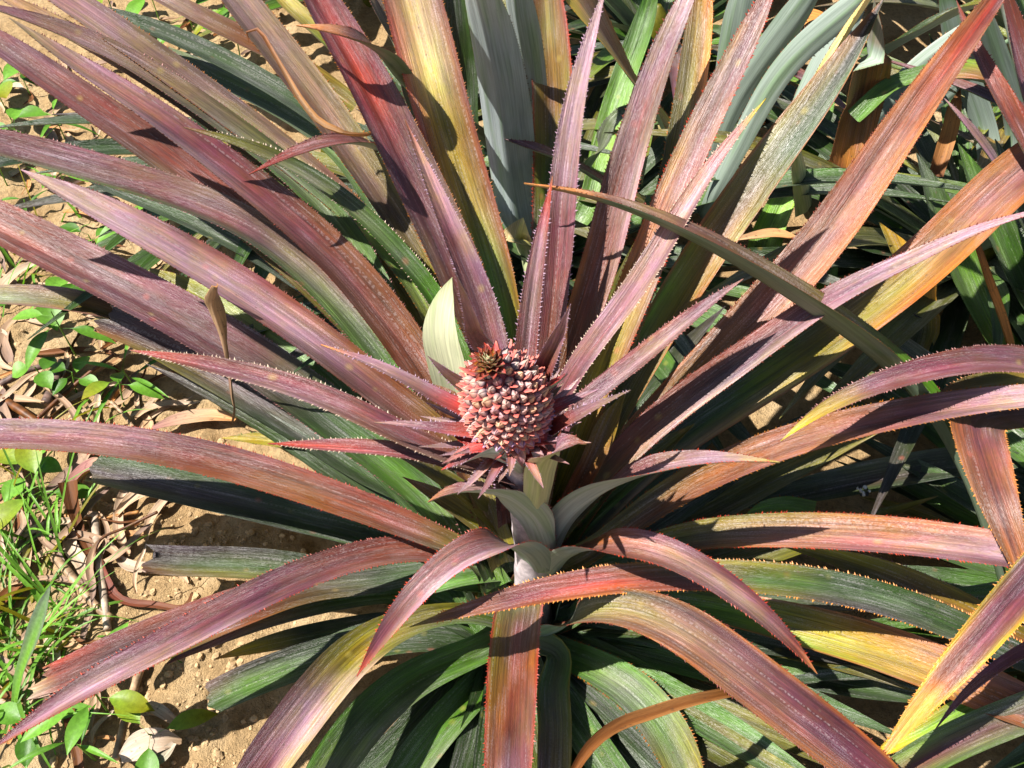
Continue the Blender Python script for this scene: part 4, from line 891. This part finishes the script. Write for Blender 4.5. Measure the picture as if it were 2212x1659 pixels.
dry("dry_leaf", [(215, 1008, 30, .075), (195, 1014, 46, .06), (172, 1030, 40, .045), (152, 1052, 26, .035), (140, 1075, 0, .03)], 'T@0 K@.4 Z@1', "torn reddish brown leaf end beside the cut dark green leaf", "dry leaf")
dry("dry_leaf", [(330, 925, 10, .02), (390, 906, 34, .02), (450, 898, 34, .02), (510, 905, 14, .02)], 'K@0 T@.5 X@1', "pinkish tan dry leaf piece on soil above the long left leaf", "dry leaf", ch=.2)
dry("dry_leaf", [(315, 1520, 16, .012), (345, 1535, 24, .014), (382, 1562, 14, .012)], 'T@0 W@.5 T@1', "pale papery dry leaf scrap on soil at lower left", "dry leaf", ch=.2)
dry("dry_leaf", [(262, 1640, 20, .012), (300, 1615, 60, .016), (350, 1600, 46, .016), (392, 1602, 10, .012)], 'W@0 W@.6 T@1', "large cream dry leaf on soil at the bottom left", "dry leaf", ch=.25, under='W')
dry("dry_leaf", [(330, 1655, 14, .012), (352, 1632, 28, .014), (376, 1605, 12, .012)], 'S@0 W@1', "grey shrivelled leaf beside the large cream dry leaf", "dry leaf", ch=.25, under='W')
dry("dry_leaf", [(835, 1240, 14, .06), (865, 1255, 26, .06), (890, 1270, 12, .055)], 'W@0 W@1', "white dry scrap lodged between leaves left of the stem", "dry leaf", ch=.3, under='W')
dry("dry_leaf", [(1580, 520, 10, .08), (1690, 510, 26, .08), (1730, 520, 8, .08)], 'T@0 X@1', "small tan dry leaf deep between leaves right of fruit", "dry leaf", ch=.5)
dry("dry_leaf", [(1040, 1335, 16, .035), (1085, 1345, 40, .04), (1050, 1378, 16, .03)], 'Z@0 N@1', "grey brown dead leaf under the front leaves", "dry leaf", ch=.3, under='N')

# small seed-like dark crust on a shaded leaf at right
def crust():
    c = at_z(1866, 1062, .122); V, F, co = [], [], []
    r_ = random.Random(3)
    for b in range(15):
        off = np.array([r_.uniform(-.006, .006), r_.uniform(-.006, .006), r_.uniform(-.001, .002)]); rr = r_.uniform(.0012, .003); k0 = len(V)
        dark = r_.random() < .6
        for i in range(5):
            for k in range(6):
                ph = math.pi * i / 4; a = 2 * math.pi * k / 6
                V.append(off + rr * np.array([math.sin(ph) * math.cos(a), math.sin(ph) * math.sin(a), math.cos(ph)])); co.append(np.array([.015, .015, .02]) if dark else np.array([.6, .6, .6]))
        for i in range(4):
            for k in range(6):
                k2 = (k + 1) % 6; F.append((k0 + i * 6 + k, k0 + i * 6 + k2, k0 + i * 6 + 6 + k2, k0 + i * 6 + 6 + k))
    o = link("bird_dropping", mesh("bird_dropping", V, F, [M_STEM], None, co)); o.location = c
    tag(o, "black and white bird dropping on a dark green leaf at right", "dropping")
crust()

wr = random.Random(21)
def blade_rows(b, az, ln, wd, rise, droop, n=5):
    d = np.array([math.cos(az), math.sin(az), 0]); rows = []
    for i in range(n + 1):
        f = i / n; ww = (0.35 + 1.3 * f) if f < .5 else max(0, (1 - f) * 2)
        p = b + d * (ln * f) + Z * (rise * ln * f - droop * ln * f * f); rows.append([p[0], p[1], p[2], wd / 2 * min(1, ww)])
    return rows
WCOL = ['F@0 F@1', 'G@0 F@1', 'F@0 H@1', 'G@0 G@1']
def ovate(parent, b, az, ln, wd, rise, droop, col, pet=0.25):
    """a broad leaf: short stalk then an ovate blade"""
    d = np.array([math.cos(az), math.sin(az), 0]); rows = []
    for f, ww in ((0, .05), (pet, .07), (pet + .06, .4), (pet + .22, .92), (pet + .38, 1), (pet + .55, .72), (.93, .25), (1, 0)):
        f = min(f, 1); p = b + d * (ln * f) + Z * (rise * ln * f - droop * ln * f * f); rows.append([p[0], p[1], p[2], wd / 2 * ww])
    return ribbon("leaf", parent, rows, col, spine='', ch=.25, N=18, K=6, thick=.0005, mats=[M_WEED, M_WEED], under='F', hmax=.05, wav=.06, groove=0)
def weed(u, v, n, ln, wd, label, col=None, h=.04, az0=None, spread=6.28, narrow=False):
    g0 = ground_at(u, v); w_ = empty("weed", (g0[0], g0[1], g0[2])); tag(w_, label, "weed", "broadleaf weeds on the soil")
    top = g0 + np.array([wr.uniform(-.01, .01), wr.uniform(-.01, .01), h])
    tube("stem", w_, [[*(g0 - Z * .005), .0014], [*(g0 * .6 + top * .4), .0012], [*(g0 * .2 + top * .8), .001], [*top, .0008]], lambda t, a: PAL['F'] * .8, M_STEM, seg=6)
    a0 = wr.uniform(0, 6.28) if az0 is None else math.radians(az0)
    for k in range(n):
        az = a0 + (spread * k / n if az0 is None else spread * (k / max(1, n - 1) - .5)) + wr.uniform(-.25, .25)
        b = g0 * (.5 * k / n) + top * (1 - .5 * k / n); l_ = ln * wr.uniform(.75, 1.15)
        c = col or wr.choice(WCOL)
        ovate(w_, b, az, l_, wd * wr.uniform(.8, 1.1) * (.45 if narrow else 1), wr.uniform(.15, .6), wr.uniform(.2, .6), c, .12 if narrow else .25)
    return w_
W_ = [
 (25, 260, 4, .075, .040, "broad-leaved green weed at the left edge beside the maroon leaf", None, .06),
 (15, 400, 3, .070, .036, "bright green weed under the leaf at the left edge, above the fallen stalks", None, .05),
 (70, 215, 3, .05, .022, "small weed half hidden under the top left leaves", None, .04),
 (10, 165, 3, .06, .03, "shaded green weed at the left edge near the top corner", None, .05),
 (145, 310, 4, .06, .016, "narrow-leaved weed in the gap between two maroon leaves at left", None, .05),
 (120, 705, 5, .075, .034, "light green weed with toothed leaves under the broken grey leaf", None, .05),
 (165, 770, 4, .065, .018, "upright weed with narrow pale leaves beside the dark torn leaf", None, .07),
 (108, 840, 3, .036, .028, "seedling with round pale leaf on soil, left middle", None, .035),
 (165, 850, 4, .045, .02, "dark green weed beside the brown stick, left middle", None, .03),
 (268, 880, 3, .05, .022, "single upright pale green seedling above the long left leaf", None, .04),
 (340, 575, 4, .065, .036, "bright toothed weed between the two big purple leaves at left", None, .08),
 (300, 850, 5, .09, .014, "grassy weed spreading under the dark torn leaf", None, .04),
 (75, 1050, 4, .06, .026, "pale green weed just below the long left leaf", None, .03),
 (110, 1100, 3, .07, .028, "light green weed beside the brown dead strap", None, .04),
 (235, 1540, 5, .07, .020, "young weed with upright pale leaves at the lower left, under the purple leaf tip", None, .05),
 (345, 1590, 3, .055, .022, "low weed with a rounded light green leaf at the bottom left", None, .02),
 (85, 1590, 3, .05, .02, "small weed under the pointed purple leaf tip, bottom left", None, .02),
 (210, 1645, 3, .05, .014, "narrow pale weed at the bottom edge, left", None, .04),
 (500, 90, 4, .06, .026, "sunlit weed in the gap among the top left leaves", None, .08),
 (520, 130, 3, .08, .034, "broad yellow-green weed leaf in the top left gap", None, .10),
 (60, 335, 4, .06, .03, "leafy weed in the gap left of the red-brown leaf, upper left", None, .05),
 (150, 425, 4, .055, .02, "dim green weed under the green-edged leaf at left", None, .04),
 (250, 40, 4, .07, .028, "weed under the leaves at the top edge, left", None, .06),
 (345, 45, 4, .07, .03, "spreading weed at the top edge among dry litter", None, .05),
 (430, 95, 4, .07, .026, "weed beside the dark green leaf near the top left", None, .05),
 (60, 480, 3, .05, .014, "thin weed by fallen stalks at left", None, .03),
 (210, 545, 4, .05, .018, "small bright weeds under the purple leaf, left", None, .03),
]
for a in W_: weed(a[0], a[1], a[2], a[3] * 1.15, a[4] * 1.2, a[5], a[6], a[7] * 1.4, narrow=a[4] < .017)
# one long upright grass-like leaf, lower left
gb = ground_at(30, 1540); gl = empty("weed", tuple(gb)); tag(gl, "tall single pale green blade standing in the grass at lower left", "weed")
ribbon("leaf", gl, [[*gb, .004], [*at_z(45, 1460, .05), .009], [*at_z(72, 1380, .1), .011], [*at_z(95, 1310, .13), .008], [*at_z(110, 1262, .15), 0]], 'F@0 S/F/S@.6 S@1', spine='', ch=.3, mats=[M_WEED, M_WEED], under='F', thick=.0005)

# grass: uncountable thin blades in tufts along the left edge
def grass():
    V, F, co = [], [], []
    def blade(b, az, ln, wd, rise, droop, c):
        d = np.array([math.cos(az), math.sin(az), 0]); s = np.array([-d[1], d[0], 0]); k0 = len(V); n = 6
        for i in range(n + 1):
            f = i / n; p = b + d * (ln * f) + Z * (rise * ln * f - droop * ln * f * f); ww = wd / 2 * (1 - f ** 1.8)
            V.append(p - s * ww); V.append(p - Z * ww * .35); V.append(p + s * ww)
            for _ in range(3): co.append(c * (.8 + .3 * f))
        for i in range(n):
            a = k0 + i * 3; F.append((a, a + 1, a + 4, a + 3)); F.append((a + 1, a + 2, a + 5, a + 4))
    tufts = [(60, 1130, 40), (30, 1230, 50), (80, 1290, 45), (20, 1350, 50), (60, 1400, 50), (15, 1470, 45), (100, 1200, 36), (140, 1360, 30), (40, 1060, 30), (10, 1550, 26), (110, 1430, 20), (150, 1290, 14),
             (20, 560, 24), (60, 610, 22), (10, 690, 16), (100, 580, 14), (210, 870, 10), (150, 330, 10), (60, 330, 12), (20, 1600, 14), (220, 1600, 6), (180, 480, 8), (470, 70, 8)]
    for u, v, n in tufts:
        c0 = ground_at(u, v)
        for k in range(int(n * .3)):
            b = c0 + np.array([wr.gauss(0, .016), wr.gauss(0, .016), 0]); b[2] = gz(b[0], b[1])
            c = PAL['F'] * wr.uniform(.55, 1.25) if wr.random() < .85 else PAL['H'] * wr.uniform(.6, 1)
            blade(b, wr.uniform(0, 6.28), wr.uniform(.05, .18), wr.uniform(.0020, .0055), wr.uniform(.5, 1.6), wr.uniform(.4, 1.3), c)
    o = link("grass", mesh("grass", V, F, [M_WEED], None, co)); tag(o, "fine bright green grass growing along the left side", "grass", kind="stuff")
grass()

# litter: dead leaf strips and stalks lying on the soil
def visible_soil():
    while True:
        x = wr.random()
        if x < .52: u, v = wr.uniform(-60, 330), wr.uniform(600, 1200)
        elif x < .75: u, v = wr.uniform(-40, 330), wr.uniform(1150, 1700)
        elif x < .92: u, v = wr.uniform(-60, 380), wr.uniform(120, 620)
        else: u, v = wr.uniform(240, 560), wr.uniform(0, 130)
        return u, v
STR = []
for k in range(6):
    rows = []; ln = .12
    for f, ww in ((0, .5), (.2, 1), (.5, 1), (.8, .8), (1, .15)):
        rows.append([ln * (f - .5), .008 * math.sin(f * 5 + k), .004 + .004 * math.sin(f * 4 + k * 2), .0055 * ww])
    c = ['T@0 W@1', 'X@0 T@1', 'N@0 T@1', 'T@0 N@1', 'W@0 T@1', 'B@0 Z@1'][k]
    t_ = ribbon("dry_leaf_strip", None, rows, c, spine='', ch=.6, mats=[M_DRY, M_DRY], under='T', N=14, K=5, thick=.0006, wav=.2)
    STR.append((t_, np.array(rows[0][:3])))
placed = 0
for k in range(190):
    src, off = STR[k % 6]
    o = src if k < 6 else src.copy()
    if k >= 6: COL.objects.link(o)
    u, v = visible_soil(); p = ground_at(u, v, .003 + wr.random() * .012)
    o.location = p; o.rotation_euler = (wr.uniform(-.15, .15), wr.uniform(-.12, .12), wr.uniform(0, 6.28))
    s = wr.uniform(.35, 1.15); o.scale = (s, s * wr.uniform(.6, 1.9), s)
    tag(o, "dry tan leaf strip among the litter on the soil at left", "dry leaf", "dry leaf strips littering the soil")
# stalks
def stalk(pts, r, label, c='T'):
    rows = [[*ground_at(u, v, z), r * (1 - .3 * i / len(pts))] for i, (u, v, z) in enumerate(pts)]
    o = tube("stick", None, rows, lambda t, a: PAL[c] * (.75 + .25 * math.sin(t * 40 + a)), M_STEM, seg=8); tag(o, label, "stick")
def _o(parent): return np.zeros(3)
stalk([(80, 905, .012), (140, 850, .02), (200, 800, .035), (246, 766, .05)], .0035, "thin dark brown stick leaning against the torn leaf at left", 'Z')
stalk([(0, 830, .01), (60, 800, .012), (120, 785, .012)], .005, "pale thick dead stalk lying at the left edge", 'N')
stalk([(100, 870, .012), (118, 830, .016), (135, 780, .014)], .008, "stout grey brown dead stalk in litter near the seedling", 'N')
stalk([(0, 860, .015), (50, 890, .012), (110, 935, .01)], .007, "brown dead stalk running under the long left leaf", 'B')
stalk([(240, 868, .012), (262, 890, .012), (288, 922, .01)], .003, "short pale twig lying on the soil above the long leaf", 'T')
stalk([(100, 1180, .01), (150, 1240, .012), (220, 1320, .01), (240, 1335, .01)], .006, "pale dead stalk lying slantwise on the soil beside the grass", 'T')
stalk([(205, 1110, .012), (212, 1200, .01), (225, 1290, .01), (232, 1360, .008)], .006, "pale upright dead stalk crossing under the brown strap", 'W')
stalk([(120, 1112, .012), (200, 1120, .014), (300, 1106, .012)], .003, "thin yellowish stick above the brown strap", 'X')
stalk([(340, 1106, .03), (270, 1140, .03), (218, 1165, .03), (200, 1240, .012)], .002, "thin dark bent stem beside the brown strap", 'Z')
stalk([(330, 1380, .01), (305, 1440, .012), (285, 1500, .01), (250, 1640, .01)], .006, "pale dead stalk on soil under the purple leaf at bottom left", 'T')

# clods
def clods():
    V, F, co = [], [], []
    for k in range(2200):
        u, v = wr.uniform(-80, 700), wr.uniform(0, 1720)
        if wr.random() < .5: u, v = wr.uniform(200, 640), wr.uniform(1080, 1700)
        p = ground_at(u, v, 0); r = .001 + .005 * wr.random() ** 4; k0 = len(V)
        c = np.array([.45, .31, .17]) * wr.uniform(.75, 1.25)
        ax = (wr.uniform(.8, 1.3), wr.uniform(.8, 1.3), wr.uniform(.5, .9))
        for i in range(5):
            for j in range(7):
                ph = math.pi * i / 4; a = 2 * math.pi * j / 7
                q = Vector((math.sin(ph) * math.cos(a), math.sin(ph) * math.sin(a), math.cos(ph)))
                f = r * (1 + .45 * mnoise.noise(q * 1.7 + Vector((k * 3.1, 0, 0))))
                V.append(p + np.array([q.x * f * ax[0], q.y * f * ax[1], q.z * f * ax[2] + r * .2])); co.append(c)
        for i in range(4):
            for j in range(7):
                j2 = (j + 1) % 7; F.append((k0 + i * 7 + j, k0 + i * 7 + j2, k0 + i * 7 + 7 + j2, k0 + i * 7 + 7 + j))
    o = link("soil_crumbs", mesh("soil_crumbs", V, F, [M_CLOD], None, co, None, False)); tag(o, "small crumbs and clods of tan soil", "soil", kind="stuff")
clods()
